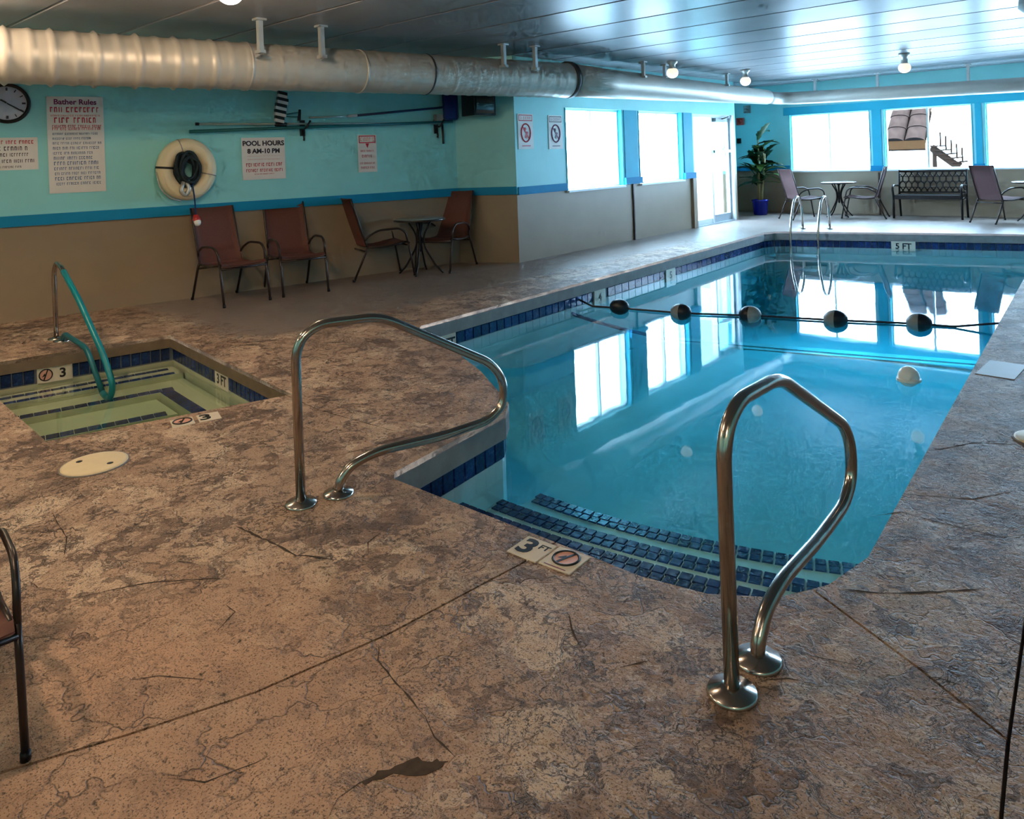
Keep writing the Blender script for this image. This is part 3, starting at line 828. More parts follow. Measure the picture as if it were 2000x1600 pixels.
# ------------------------------------------------------------------ hot tub
tub = tag(empty('hot_tub', (-5.8, 2.1, -1.0)), 'square sunken hot tub with greenish water and navy tile band', 'hot tub')
pool_shell(tub, TUB, -0.11, -0.235, 'coping_brown', 'plaster_tub', lambda x, y: -0.95)
MB().add([(x, y, -.95) for x, y in inset(TUB, .03)], [(0, 1, 2, 3)]).build('tub_bottom', 'plaster_tub', tub)
for i, w_ in ((0, .085), (1, .085), (2, .085), (3, .078)):
    a, b, inn = edge_off(TUB[i], TUB[(i + 1) % 4]); L = (Vector(b) - Vector(a)).length
    sk = {3: [(.80 * 1, 1.06)], 2: [(1.28, 1.55)]}.get(i, [])
    if i == 3: sk = [(L * .50, L * .68)]
    if i == 2: sk = [(L * .46, L * .58)]
    seg_tiles(a, b, -.228, -.115, w_, 'waterline_tile' , tub, (inn[0], inn[1]), [(L - q1, L - q0) for q0, q1 in sk] if False else sk)
def along(i, f, o=.012):
    a, b, inn = edge_off(TUB[i], TUB[(i + 1) % 4], .03); a = Vector(a); b = Vector(b); p = a.lerp(b, f); n_ = Vector(inn).normalized()
    return (p.x + n_.x * o, p.y + n_.y * o), (a - b).normalized()
p, d_ = along(3, .59, .0); depth_tile((p[0], p[1], -.172), (d_.x, d_.y, 0), None, .255, .13, '3', tub, True)
p, d_ = along(2, .52, .0); depth_tile((p[0], p[1], -.172), (d_.x, d_.y, 0), None, .28, .13, '3 FT', tub)
def tubp(u, v):   # u: 0 back-left wall .. 1 front-right wall ; v: 0 near .. 1 far side
    a = Vector(TUB[0]).lerp(Vector(TUB[3]), v); b = Vector(TUB[1]).lerp(Vector(TUB[2]), v); p = a.lerp(b, u); return (p.x, p.y)
def tub_step(u0, u1, v0, v1, z, nose):
    q = [tubp(u0, v0), tubp(u1, v0), tubp(u1, v1), tubp(u0, v1)]
    st = MB().prism(q, -.95, z).build('step', 'plaster_tub', tub)
    for nm, a, b, w_ in nose:
        pa, pb = Vector(tubp(*a)), Vector(tubp(*b)); d = (pb - pa); L = d.length; d.normalize(); cnt = max(1, int(L / .085)); nn = Vector((-d.y, d.x))
        me = MB().add([(-.5, -.5, 0), (.5, -.5, 0), (.5, .5, 0), (-.5, .5, 0), (-.47, -.46, .006), (.47, -.46, .006), (.47, .46, .006), (-.47, .46, .006)],
                      [(4, 5, 6, 7), (0, 1, 5, 4), (1, 2, 6, 5), (2, 3, 7, 6), (3, 0, 4, 7)]).data('step_tile', 'tile_navy')
        for i in range(cnt):
            c = pa + d * (L * (i + .5) / cnt)
            link('step_tile', me, st, True, Matrix(((d.x, nn.x, 0, c.x), (d.y, nn.y, 0, c.y), (0, 0, 1, z), (0, 0, 0, 1))) @ Matrix.Diagonal((L / cnt * .97, w_, 1, 1)))
tub_step(-.01, .115, -.01, 1.01, -.285, [('n', (.03, .02), (.03, .97), .055), ('n', (.10, .02), (.10, .97), .055)])
tub_step(.115, .245, -.01, 1.01, -.335, [('n', (.225, .05), (.225, .90), .085)])
tub_step(.245, .64, .82, 1.01, -.335, [('n', (.24, .855), (.63, .855), .10)])
tub_step(.245, .45, .12, .80, -.385, [('n', (.425, .15), (.425, .76), .10)])
tub_step(.64, 1.01, .86, 1.01, -.42, [])
tag(MB().prism(inset(TUB, .029), -.97, ZWT).build('tub_water', 'water_tub'), 'pale green water filling the hot tub', 'water', None, 'stuff')

# deck markers ------------------------------------------------------------------------
def deck_tile(cx, cy, ang, wd, ht, txt=None, sub=None, dive=False, mat='tile_white', label=None):
    mw = Matrix.Translation((cx, cy, -.006)) @ Matrix.Rotation(ang, 4, 'Z')
    bv = .004
    mb = MB().add([(-wd / 2, -ht / 2, 0), (wd / 2, -ht / 2, 0), (wd / 2, ht / 2, 0), (-wd / 2, ht / 2, 0), (-wd / 2 + bv, -ht / 2 + bv, .009), (wd / 2 - bv, -ht / 2 + bv, .009), (wd / 2 - bv, ht / 2 - bv, .009), (-wd / 2 + bv, ht / 2 - bv, .009)],
                  [(4, 5, 6, 7), (0, 1, 5, 4), (1, 2, 6, 5), (2, 3, 7, 6), (3, 0, 4, 7)])
    o = mb.build('marker_tile', mat, floor, True, mw)
    if txt: lettering(txt, ht * .95, 'tile_ink', o, Matrix.Translation((-wd * .16, 0, .0095)), .004, 1.05)
    if sub: lettering(sub, ht * .30, 'tile_ink', o, Matrix.Translation((wd * .27, ht * .18, .0095)), .0006)
    if dive: no_dive(o, (0, .01, .0100), ht * .34)
    if label: tag(o, label)
    return o
deck_tile(-1.875, 2.160, .04, .145, .145, '3', 'FT', label='cream deck tile printed 3 FT beside the pool steps')
o = deck_tile(-1.728, 2.172, .04, .145, .145, dive=True, label='cream deck tile with a circled no-diving symbol')
MB().box((-.05, -.062, .0092), (.045, -.058, .0098)).build('rule_line', 'ink_purple', o, False)
ta = math.atan2(TUB[2][1] - TUB[1][1], TUB[2][0] - TUB[1][0])
deck_tile(-4.445, 2.00, ta, .13, .15, dive=True, label='cream no-diving tile at the hot tub edge')
deck_tile(-4.40, 2.14, ta, .13, .15, '3', label='cream tile printed 3 at the hot tub edge')
deck_tile(-0.87, 5.74, -.05, .22, .40, mat='float_grey', label='plain pale square tile set in the right pool deck')
def skimmer(x, y, r, label):
    o = MB(); o.lathe([(0.0001, .010), (r * .9, .010), (r, .006), (r, -.004)], n=32)
    e = o.build('skimmer_lid', 'lid_cream', None, True, Matrix.Translation((x, y, 0))); tag(e, label, 'skimmer lid', 'round deck lids')
    for sx_ in (-1, 1):
        MB().lathe([(.0001, .0108), (r * .10, .0108), (r * .10, .009)], (sx_ * r * .5, sx_ * r * .3, 0), 10).build('finger_hole', 'tile_ink', e, False)
    MB().tube([(r * 1.03 * math.cos(2 * PI * k / 32), r * 1.03 * math.sin(2 * PI * k / 32), .002) for k in range(32)], .004, 6, closed=True).build('rim', 'coping', e, False)
skimmer(-4.20, 1.43, .155, 'round cream deck lid with two finger holes below the hot tub')
skimmer(-0.51, 4.50, .13, 'round cream deck lid at the right edge of the pool deck')

# ------------------------------------------------------------------ handrails
RAIL = [(0, 0), (0, .66), (.03, .735), (.11, .782), (.40, .775), (.985, .455), (1.055, .36), (1.055, .23), (.96, .165), (.70, .145), (.36, .150), (.23, .115), (.175, .05), (.170, 0)]
def flange(c, e, d):
    o = MB().lathe([(.0001, .022), (.030, .022), (.034, .018), (.066, .012), (.070, .004), (.070, -.002)], c, 28); o.build('flange', 'steel', e)
def handrail(a, d, label, prof=RAIL, r=.0215, name='grab_rail'):
    d = Vector((d[0], d[1], 0)).normalized(); e = empty(name, a); A = Vector(a)
    pts = fillet([A + d * s + Vector((0, 0, z)) for s, z in prof], .085, 6)
    MB().tube(pts, r, 16).build('tube', 'steel', e)
    flange(A, e, d); flange(A + d * prof[-1][0], e, d)
    return tag(e, label, 'handrail', 'stainless grab rails')
handrail((-2.931, 1.829, 0), (.297, .955), 'looped stainless grab rail by the pool steps, nearer the hot tub')
handrail((-.949, 1.913, 0), (0, 1), 'looped stainless grab rail in the right foreground at the pool corner')
# hot tub rail: steel post; slope painted teal for the reflected window blue
e = empty('tub_rail', (-7.661, 2.327, 0)); A = Vector((-7.661, 2.327, 0)); X = Vector((1, 0, 0))
P_ = lambda s, z: A + X * s + Vector((0, 0, z))
MB().tube(fillet([P_(0, 0), P_(0, .60), P_(.07, .705), P_(.20, .665), P_(.27, .62)], .10, 7), .021, 14).build('post', 'steel', e)
MB().tube(fillet([P_(.25, .635), P_(.62, .40), P_(1.09, .03), P_(1.29, -.20), P_(1.20, -.34), P_(1.06, -.30)], .09, 6), .024, 14).build('sloping_tube', 'teal_reflection', e)
MB().tube(fillet([P_(1.06, -.30), P_(.74, .02), P_(.22, .075), P_(.14, 0)], .10, 6), .022, 14).build('lower_return', 'pole_teal', e)  # dark teal here is the same reflection painted on steel
flange(A, e, X); flange(P_(.14, 0), e, X)
tag(e, 'steel handrail with a teal reflection painted on its slope, going down into the hot tub', 'handrail')

# pool ladder at the far edge
e = empty('pool_ladder', (-4.9, 13.4, 0))
for x in (-5.10, -4.66):
    yb = 13.27 + (x + 5.15) * .256
    MB().tube(fillet([(x, yb + .48, 0), (x, yb + .46, .42), (x, yb + .30, .62), (x, yb + .10, .56), (x, yb - .10, .15), (x, yb - .14, -.25), (x + .03, yb - .14, -1.0)], .14, 7), .022, 12).build('rail', 'steel', e)
    flange((x, yb + .48, 0), e, None)
for k_ in range(3):
    MB().box((-5.10, 13.14, -.42 - .25 * k_), (-4.66, 13.25, -.39 - .25 * k_)).build('tread', 'window_white', e)
tag(e, 'chrome pool ladder with two arched rails at the far edge', 'ladder')

# ------------------------------------------------------------------ float line, lamp-reflection ball
e = empty('float_line', (-3.3, 7.5, -.27))
fl_pts = [(-4.764, 7.16), (-4.048, 7.275), (-3.379, 7.535), (-2.585, 7.77), (-1.884, 8.021)]
rp = [(-5.27, 7.08, -.20), (-5.1, 7.10, -.262)] + [(x, y, -.258) for x, y in fl_pts] + [(-1.60, 8.08, -.262), (-1.20, 8.2, -.20)]
MB().tube(rp, .011, 8).build('rope', 'float_dark', e)
MB().tube(fillet([(-5.37, 6.86, -.20), (-5.30, 6.92, -.33), (-5.18, 7.20, -.46), (-5.0, 7.6, -.62), (-4.7, 8.1, -.80)], .2, 6), .022, 8).build('slack_line', 'rope_blue', e)
for k_, (x, y) in enumerate(fl_pts):
    d = Vector((.94, .34, 0))
    mb = MB().ball((0, 0, 0), .105, 18, 12, 0, (1.1, .85, .85))
    for i, f in enumerate(mb.f):
        cx = sum(mb.v[j][0] for j in f) / 4
        mb.mi[i] = 1 if (cx < -.01) == (k_ % 2 == 1 or k_ > 2) and k_ != 0 else 0
    mb.build('float', ['float_dark', 'float_grey'], e, True, Matrix.Translation((x, y, -.245)) @ Matrix.Rotation(.32, 4, 'Z'))
tag(e, 'rope of dark round floats stretched across the pool water', 'float line')
mb = MB().ball((0, 0, 0), .075, 20, 14); mb.add(*(lambda t: (t.v, t.f))(MB().lathe([(.0001, -.03), (.085, -.03), (.085, -.012), (.0001, -.012)], n=20)))  # added ball in place of a ceiling lamp's reflection in the water
tag(mb.build('reflection_ball', 'ball_white', None, True, Matrix.Translation((-1.512, 6.083, -.235))), 'white ball standing in for a lamp reflection on the pool water', 'ball')

# ------------------------------------------------------------------ duct
SEG1 = [(-8.35, -2.3, 2.525), (-7.44, 1.9, 2.525), (-6.42, 8.55, 2.565)]
def duct():
    e = empty('ventilation_duct', (-6.5, 8.0, 2.3))
    A, B, C_ = [Vector(p) for p in SEG1]
    pts = []; rad = []
    L = (B - A).length + (C_ - B).length; n = 420
    for i in range(n + 1):
        s = L * i / n
        p = A.lerp(B, s / (B - A).length) if s < (B - A).length else B.lerp(C_, (s - (B - A).length) / (C_ - B).length)
        ph = (s / .17) % 1.0
        rib = .026 * max(0.0, 1 - abs(ph - .5) / .12)
        fade = 1.0 if s < 5.6 else max(.25, 1 - (s - 5.6) * .5)
        pts.append(p); rad.append(.235 + .010 * s / L + rib * fade)
    MB().tube(pts, rad, 28).build('main_run', 'duct', e)
    MB().tube([(-6.43, 8.50, 2.575), (-6.415, 8.58, 2.575)], .262, 28).build('collar', 'duct_seam', e)
    D = [(-6.415, 8.57, 2.575), (-6.45, 9.6, 2.575), (-6.45, 13.0, 2.585), (-6.45, 15.6, 2.59)]
    MB().tube(D, [.238, .225, .185, .155], 28).build('window_run', 'duct', e)
    F_ = fillet([(-6.45, 15.55, 2.59), (-6.45, 16.25, 2.58), (-5.7, 16.38, 2.56), (XR - .1, 16.38, 2.40)], .4, 8)
    MB().tube(F_, .135, 24).build('far_run', 'duct', e)
    for s in (-5.2, -1.5, .9, 2.2, 3.1, 5.55):
        p = A + (C_ - B).normalized() * 0
        t_ = (s + 6) / 12
        q = B + (C_ - B).normalized() * (s + 1.2)
        if q.y > 8.4: continue
        d = (C_ - B).normalized() if q.y > 1.9 else (B - A).normalized()
        if q.y <= 1.9: q = B - (B - A).normalized() * (1.9 - q.y)
        MB().tube([q - d * .012, q + d * .012], .252, 28).build('seam', 'duct_seam' if s in (3.1,) else 'duct', e)
    tag(e, 'long round white ventilation duct hung under the ceiling', 'duct')
    return e
dct = duct()
def hanger(x, y, zb, name='duct_hanger'):
    o = MB().box((x - .024, y - .024, zb), (x + .024, y + .024, ZC)); o.box((x - .05, y - .05, ZC - .02), (x + .05, y + .05, ZC)); o.box((x - .05, y - .03, zb - .01), (x + .05, y + .03, zb + .02))
    return o.build('hanger', 'hanger', dct)
for x, y, zb in ((-6.66, 3.89, 2.62), (-6.62, 4.57, 2.62), (-6.34, 7.1, 2.66), (-6.20, 7.56, 2.64), (-6.26, 10.33, 2.70), (-6.28, 11.04, 2.74), (-6.3, 13.4, 2.72),
                 (-5.70, 16.38, 2.68), (-4.45, 16.38, 2.62), (-2.85, 16.38, 2.58)): hanger(x, y, zb)

# ------------------------------------------------------------------ lamps
def lamp(x, y, near, label, zg=2.72):
    e = empty('ceiling_lamp', (x, y, ZC))
    MB().lathe([(.0001, ZC - .002), (.085, ZC - .002), (.085, ZC - .03), (.05, ZC - .06), (.05, zg + .085), (.062, zg + .07), (.062, zg + .055)], (x, y, 0), 20).build('canopy', 'lamp_metal', e)
    MB().ball((x, y, zg), .095, 18, 12, 0, (1, 1, .92)).build('globe', {1: 'lamp_near', 2: 'lamp_dim', 0: 'lamp_far'}[int(near)], e)
    return tag(e, label, 'lamp', 'globe ceiling lamps')
lamp(-7.0, 1.15, True, 'globe ceiling lamp beside the duct at the left edge', 2.78)
lamp(-5.30, 2.86, 2, 'globe ceiling lamp over the hot tub side', 2.82)
lamp(-2.9, 0.0, True, 'globe ceiling lamp over the left foreground deck')
lamp(-5.6, -1.2, True, 'globe ceiling lamp over the left rear deck')
lamp(0.9, -0.9, True, 'globe ceiling lamp over the right rear deck')
lamp(-5.95, 10.7, False, 'globe ceiling lamp by the duct above the first windows', 2.76)
lamp(-5.80, 13.1, False, 'globe ceiling lamp by the duct near the exit door', 2.74)
e = lamp(-3.20, 13.3, False, 'globe ceiling lamp over the far end of the pool', 2.72)
# grey fixture at the top right
e = empty('ceiling_speaker', (-1.02, 9.15, ZC))
MB().lathe([(.0001, ZC - .001), (.16, ZC - .001), (.20, ZC - .03), (.21, ZC - .12), (.16, ZC - .17)], (-0.93, 9.2, 0), 28).build('housing', 'plastic_grey', e)
MB().lathe([(.16, ZC - .168), (.10, ZC - .178), (.0001, ZC - .18)], (-0.93, 9.2, 0), 28).build('grille', 'plastic_black', e)
tag(e, 'grey round ceiling speaker at the upper right corner', 'speaker')

# ------------------------------------------------------------------ chairs
def make_chair(sling):
    e = empty('patio_chair')
    def P(nm, mb, mat, par=e): return mb.build(nm, mat, par, False)
    W_ = .265; r = .0135
    for s in (-1, 1):
        # front leg swelling up into the armrest
        P('leg', MB().tube(fillet([(s * W_, .40, 0), (s * W_, .35, .30), (s * W_, .32, .44)], .05), r, 10), 'frame_bronze')
        P('armrest', MB().tube(fillet([(s * W_, .32, .44), (s * (W_ + .005), .29, .58), (s * (W_ + .01), .20, .635), (s * (W_ + .01), -.08, .63), (s * W_, -.22, .56), (s * (W_ - .02), -.262, .50)], .07, 6), r, 10), 'frame_bronze')
        P('leg', MB().tube(fillet([(s * W_, -.42, 0), (s * W_, -.25, .36), (s * (W_ - .01), -.225, .43)], .05), r, 10), 'frame_bronze')
        P('back_upright', MB().tube(fillet([(s * (W_ - .02), -.225, .42), (s * (W_ - .02), -.27, .55), (s * (W_ - .02), -.36, .85), (s * (W_ - .02), -.42, 1.05)], .1), r, 10), 'frame_bronze')
        P('seat_rail', MB().tube(fillet([(s * (W_ - .02), -.225, .42), (s * (W_ - .02), 0, .405), (s * (W_ - .02), .33, .45)], .1), r, 10), 'frame_bronze')
    P('stretcher', MB().tube([(-W_, .335, .40), (W_, .335, .40)], .011, 8), 'frame_bronze'); P('stretcher', MB().tube([(-W_, -.25, .37), (W_, -.25, .37)], .011, 8), 'frame_bronze')
    def sheet(prof, w_):
        mb = MB(); vs = []; fs = []; n = len(prof); m = 6
        for t in (0, 1):
            for (y, z, ny, nz) in prof:
                for k in range(m + 1):
                    x = -w_ + 2 * w_ * k / m; sag = -.012 * (1 - (x / w_) ** 2)
                    vs.append((x, y + ny * (sag - t * .008), z + nz * (sag - t * .008)))
        for t in (0, 1):
            o = t * n * (m + 1)
            for i in range(n - 1):
                for k in range(m):
                    q = (o + i * (m + 1) + k, o + i * (m + 1) + k + 1, o + (i + 1) * (m + 1) + k + 1, o + (i + 1) * (m + 1) + k)
                    fs.append(q if t else q[::-1])
        N = n * (m + 1)
        for i in range(n - 1):
            a, b = i * (m + 1), (i + 1) * (m + 1); fs += [(a, b, N + b, N + a), (b + m, a + m, N + a + m, N + b + m)]
        for k in range(m): fs += [(k + 1, k, N + k, N + k + 1), ((n - 1) * (m + 1) + k, (n - 1) * (m + 1) + k + 1, N + (n - 1) * (m + 1) + k + 1, N + (n - 1) * (m + 1) + k)]
        return mb.add(vs, fs, 0, True)
    P('seat', sheet([(.36, .435, 0, 1), (.33, .462, 0, 1), (.15, .435, 0, 1), (0, .420, 0, 1), (-.15, .425, .1, 1), (-.22, .435, .4, .9)], W_ - .012), sling)
    P('backrest', sheet([(-.215, .43, 1, .2), (-.255, .55, 1, .2), (-.305, .70, 1, .3), (-.352, .85, 1, .3), (-.412, 1.05, 1, .3), (-.432, 1.055, .5, .8)], W_ - .012), sling)
    for s in (-1, 1):
        for y in (.40, -.42): P('foot_cap', MB().lathe([(.0001, 0), (.017, 0), (.017, .03), (.0001, .03)], (s * W_, y, 0), 10), 'frame_black')
    return e
chA = make_chair('sling_brown'); chM = make_chair('sling_mauve')
def rz_face(dx, dy): return math.atan2(dy, dx) - PI / 2         # local +y faces (dx, dy)
first = {}
def chair(proto, x, y, face, label, group, s=1.0):
    if proto.name not in first: first[proto.name] = 1; o = proto
    else: o = copy_tree(proto)
    place(o, (x, y, 0), rz_face(*face), s); return tag(o, label, 'chair', group)
GA = 'brown sling chairs along the left wall'
chair(chA, -8.04, 4.22, (1, -.05), 'brown sling patio chair under the life ring, first of the row', GA)
chair(chA, -7.95, 5.00, (1, -.28), 'brown sling patio chair between the first chair and the table chair', GA)
chair(chA, -7.88, 6.20, (.35, 1), 'brown sling patio chair seen from its side, turned toward the small table', GA)
chair(chA, -7.57, 7.13, (.34, -1), 'dark brown sling chair behind the small table in the recess corner', GA)
GF = 'mauve sling chairs by the far windows'
chair(chM, -5.80, 15.75, (.62, .8), 'mauve sling chair by the plant, turned toward the first far table', GF)
chair(chM, -4.76, 16.30, (-1, -.15), 'pale mauve sling chair between the far table and the bench', GF)
chair(chM, -2.36, 16.05, (.55, .85), 'mauve sling chair right of the bench, at the right-hand far table', GF)
chair(chA, -2.565, .42, (.95, -.12), 'dark framed patio chair cut off by the left frame edge', None, .74)

# ------------------------------------------------------------------ small round tables
def make_table():
    e = empty('bistro_table')
    MB().lathe([(.0001, .735), (.32, .735), (.335, .728), (.335, .708), (.32, .702), (.0001, .702)], n=36).build('table_top', 'table_glass', e, False)
    MB().tube([(.335 * math.cos(2 * PI * k / 36), .335 * math.sin(2 * PI * k / 36), .718) for k in range(36)], .014, 8, closed=True).build('rim', 'frame_bronze', e, False)
    MB().lathe([(.05, .70), (.02, .66), (.018, .50), (.026, .48), (.026, .44), (.018, .42), (.018, .30), (.0001, .28)], n=14).build('column', 'frame_black', e, False)
    for k in range(4):
        a = k * PI / 2 + .4; c, s = math.cos(a), math.sin(a)
        MB().tube(fillet([(c * .16, s * .16, .70), (c * .05, s * .05, .52), (c * .05, s * .05, .36), (c * .20, s * .20, .10), (c * .30, s * .30, 0)], .12, 6), .0125, 8).build('leg', 'frame_black', e, False)
    return e
t1 = make_table(); place(t1, (-7.56, 6.66, 0), .2); tag(t1, 'small round dark metal table in the recess corner', 'table', 'small round patio tables')
t2 = copy_tree(t1); place(t2, (-5.30, 16.42, 0), .5); tag(t2, 'small round pale table between two mauve chairs by the far windows', 'table', 'small round patio tables')
t3 = copy_tree(t1); place(t3, (-1.86, 16.25, 0), .9); tag(t3, 'small round pale table at the right edge by the far windows', 'table', 'small round patio tables')

# ------------------------------------------------------------------ bench
def bench():
    e = empty('garden_bench', (-3.62, 16.62, 0)); x0, x1 = -.58, .58
    def P(nm, mb, par=e, mat='frame_black'): return mb.build(nm, mat, par, False)
    for k in range(5): P('seat_slat', MB().box((x0, -.30 + k * .095, .44), (x1, -.30 + k * .095 + .075, .465)))
    P('seat_apron', MB().box((x0, -.32, .385), (x1, -.29, .44)))
    for s in (x0 - .02, x1 + .02):
        P('side_frame', MB().tube(fillet([(s, -.30, 0), (s, -.28, .42), (s, -.34, .60), (s, -.26, .66), (s, .14, .64)], .06), .02, 8))
        P('side_frame', MB().tube(fillet([(s, .24, 0), (s, .16, .42), (s, .22, .95)], .1), .02, 8)); P('side_frame', MB().tube([(s, -.29, .40), (s, .18, .40)], .016, 8))
    bk = P('backrest', MB().obox((0, .195, .925), ((1, 0, 0), (0, 1, 0), (0, 0, 1)), (.60, .015, .022)))
    P('back_rail', MB().obox((0, .165, .50), ((1, 0, 0), (0, 1, 0), (0, 0, 1)), (.60, .012, .018)), bk)
    for k in range(21):
        x = x0 + .02 + k * .056
        sl_ = .05 if k % 2 else -.05
        P('lattice_bar', MB().tube(fillet([(x - sl_, .167, .51), (x + sl_, .178, .64), (x - sl_, .186, .77), (x + sl_, .195, .915)], .06, 4), .0105, 6), bk)
    for z in (.60, .71, .82): P('lattice_bar', MB().tube([(x0, .167 + (z - .5) * .07, z), (x1, .167 + (z - .5) * .07, z)], .008, 6), bk)
    tag(e, 'black cast metal garden bench with an openwork back under the far window', 'bench')
bench()

# ------------------------------------------------------------------ potted plant
def plant():
    px, py = -7.02, 16.40; rnd = random.Random(7)
    pot = tag(MB().lathe([(.0001, .0), (.135, .0), (.15, .02), (.17, .30), (.185, .31), (.185, .345), (.165, .345), (.155, .30), (.0001, .30)], (0, 0, 0), 28).build('plant_pot', 'pot_blue', None, True, Matrix.Translation((px, py, 0))), 'glossy dark blue pot under the palm in the far corner', 'pot')
    MB().lathe([(.0001, .325), (.16, .325)], n=20).build('soil', 'soil', pot, False)
    e = empty('potted_palm', (px, py, .325))
    stems = [((-.03, 0), (-.07, .02), .92), ((.04, .02), (.10, .05), 1.22), ((0, -.03), (.02, -.06), 1.45), ((.02, 0), (.16, -.02), 1.05)]
    def leaf(base, az, L, el, droop, wd, mat):
        n = 9; d = Vector((math.cos(az), math.sin(az), 0)); sd = Vector((-d.y, d.x, 0)); vs = []; fs = []
        for i in range(n + 1):
            t = i / n; c = Vector(base) + d * (L * t * math.cos(el)) + Vector((0, 0, L * (t * math.sin(el) - droop * t * t)))
            w_ = wd * (math.sin(PI * min(1, t * .94 + .06)) ** .7) * (1 - .25 * t) * (1.0 if i % 2 else .72)
            vs += [c - sd * w_ + Vector((0, 0, w_ * .25)), c, c + sd * w_ + Vector((0, 0, w_ * .25))]
            if i: b = 3 * i; fs += [(b - 3, b - 2, b + 1, b), (b - 2, b - 1, b + 2, b + 1)]
        return MB().add(vs, fs, 0, True).build('leaf', mat, e)
    for (b, t, h) in stems:
        B = Vector((px + b[0], py + b[1], .325)); T = Vector((px + t[0], py + t[1], .325 + h))
        MB().tube(fillet([B, B.lerp(T, .5) + Vector((.02, 0, 0)), T], .3), [.022] * 1 + [.02] * 7 + [.014], 8).build('stem', 'stem_tan', e)
        for k in range(11):
            f = .36 + .64 * k / 10; p = B.lerp(T, f); az = rnd.uniform(0, 2 * PI)
            leaf(p, az, rnd.uniform(.48, .72), rnd.uniform(.2, 1.0), rnd.uniform(.15, .5), rnd.uniform(.10, .16), 'leaf_lime' if rnd.random() < .22 else 'leaf_dark')
    tag(e, 'tall leafy green palm growing in the blue corner pot', 'plant')
plant()

# ------------------------------------------------------------------ things on the left wall
def on_rec(s, z, off_=0.0): return frame(rec(s, z, off_), RD)
def scribble(o, x0, x1, y, h, mat, seed, dens=1.0):
    """one illegible printed line: small upright strokes grouped in words"""
    rnd = random.Random(seed); mb = MB(); x = x0
    while x < x1 - h * .3:
        wl = rnd.randint(3, 8)
        for i in range(wl):
            if x > x1 - h * .3: break
            w_ = h * rnd.uniform(.18, .28); sk = rnd.uniform(-.2, .2) * h; t = rnd.choice((0, 1, 2, 3))
            zt = .0004
            def q(a, b, c, d): mb.add([(a, b, zt), (c, b, zt), (c, d, zt), (a, d, zt)], [(0, 1, 2, 3)])
            q(x, y - h / 2, x + w_ * .7, y + h / 2)
            if t != 0: q(x + w_ * .7, y + h * (.5 - .22), x + w_ * 1.9, y + h / 2)
            if t == 2: q(x + w_ * .7, y - h / 2, x + w_ * 1.9, y - h * .28)
            if t == 3: q(x + w_ * 1.5, y - h / 2, x + w_ * 2.1, y + h * .3)
            x += w_ * (2.6 if t else 1.4) + h * .10
        x += h * .45
    if mb.f:
        ob = mb.build('print_line', mat, o, False); ob['kind'] = 'stuff'; ob.matrix_basis = Matrix.Translation((0, 0, .0062)); return ob
def sign(name, mw, wd, ht, label, cat='sign', group=None, mat='sign_paper'):
    bv = .003
    o = MB().add([(-wd / 2, -ht / 2, 0), (wd / 2, -ht / 2, 0), (wd / 2, ht / 2, 0), (-wd / 2, ht / 2, 0), (-wd / 2, -ht / 2, .006), (wd / 2, -ht / 2, .006), (wd / 2, ht / 2, .006), (-wd / 2, ht / 2, .006)],
                 [(4, 5, 6, 7), (0, 1, 5, 4), (1, 2, 6, 5), (2, 3, 7, 6), (3, 0, 4, 7), (0, 3, 2, 1)]).build(name, mat, None, True, mw)
    return tag(o, label, cat, group)
GS = 'printed signs on the pool walls'
# rules sign
o = sign('rules_sign', on_rec(.735, 1.81, .004), .53, 1.03, 'tall white rules sign with red and blue print next to the clock', group=GS)
lettering('Bather Rules', .078, 'ink_purple', o, Matrix.Translation((0, .455, .0066)), .002)
yy = .375
for k_, (h, mat, a, b) in enumerate(((.044, 'ink_red', -.235, .24), (.014, 'ink_red', -.23, .235), (.046, 'ink_red', -.20, .21), (.022, 'ink_red', -.22, .235), (.022, 'ink_red', -.22, .235),
                                     (.018, 'ink_blue', -.22, .21), (.018, 'ink_blue', -.22, .13), (.020, 'ink_blue', -.22, .23), (.024, 'ink_blue', -.22, .22), (.022, 'ink_blue', -.22, .16),
                                     (.026, 'ink_blue', -.215, .16), (.030, 'ink_blue', -.215, .21), (.024, 'ink_blue', -.215, .215), (.022, 'ink_blue', -.21, .22), (.028, 'ink_blue', -.21, .22), (.022, 'ink_blue', -.20, .225))):
    scribble(o, a, b, yy, h * 1.25, mat, 100 + k_); yy -= h * .55 + (.0405 if k_ not in (3,) else .016)
# small sign at the left edge
o = sign('notice_sign', on_rec(.10, 1.725, .004), .56, .335, 'white notice below the clock with dark red and black lines', group=GS)
for k_, (y, h, mat, a, b) in enumerate(((.12, .036, 'ink_red', -.22, .24), (.055, .042, 'ink_black', -.22, .18), (-.01, .034, 'ink_black', -.24, .22), (-.075, .034, 'ink_black', -.25, .25), (-.135, .022, 'ink_black', -.12, .14))): scribble(o, a, b, y, h, mat, 140 + k_)
# pool hours sign
o = sign('hours_sign', on_rec(2.735, 1.60, .004), .53, .515, 'white square pool hours sign with red print beside the life ring', group=GS)
lettering('POOL HOURS', .082, 'ink_black', o, Matrix.Translation((0, .185, .0066)), .003); lettering('8 AM-10 PM', .078, 'ink_black', o, Matrix.Translation((0, .09, .0066)), .003)
for k_, (y, h, mat, a, b) in enumerate(((.03, .004, 'ink_red', -.2, .2), (-.01, .006, 'ink_red', -.2, .2), (-.075, .040, 'ink_red', -.22, .22), (-.145, .036, 'ink_red', -.22, .23), (-.19, .014, 'ink_red', -.12, .12))): scribble(o, a, b, y, h, mat, 160 + k_)
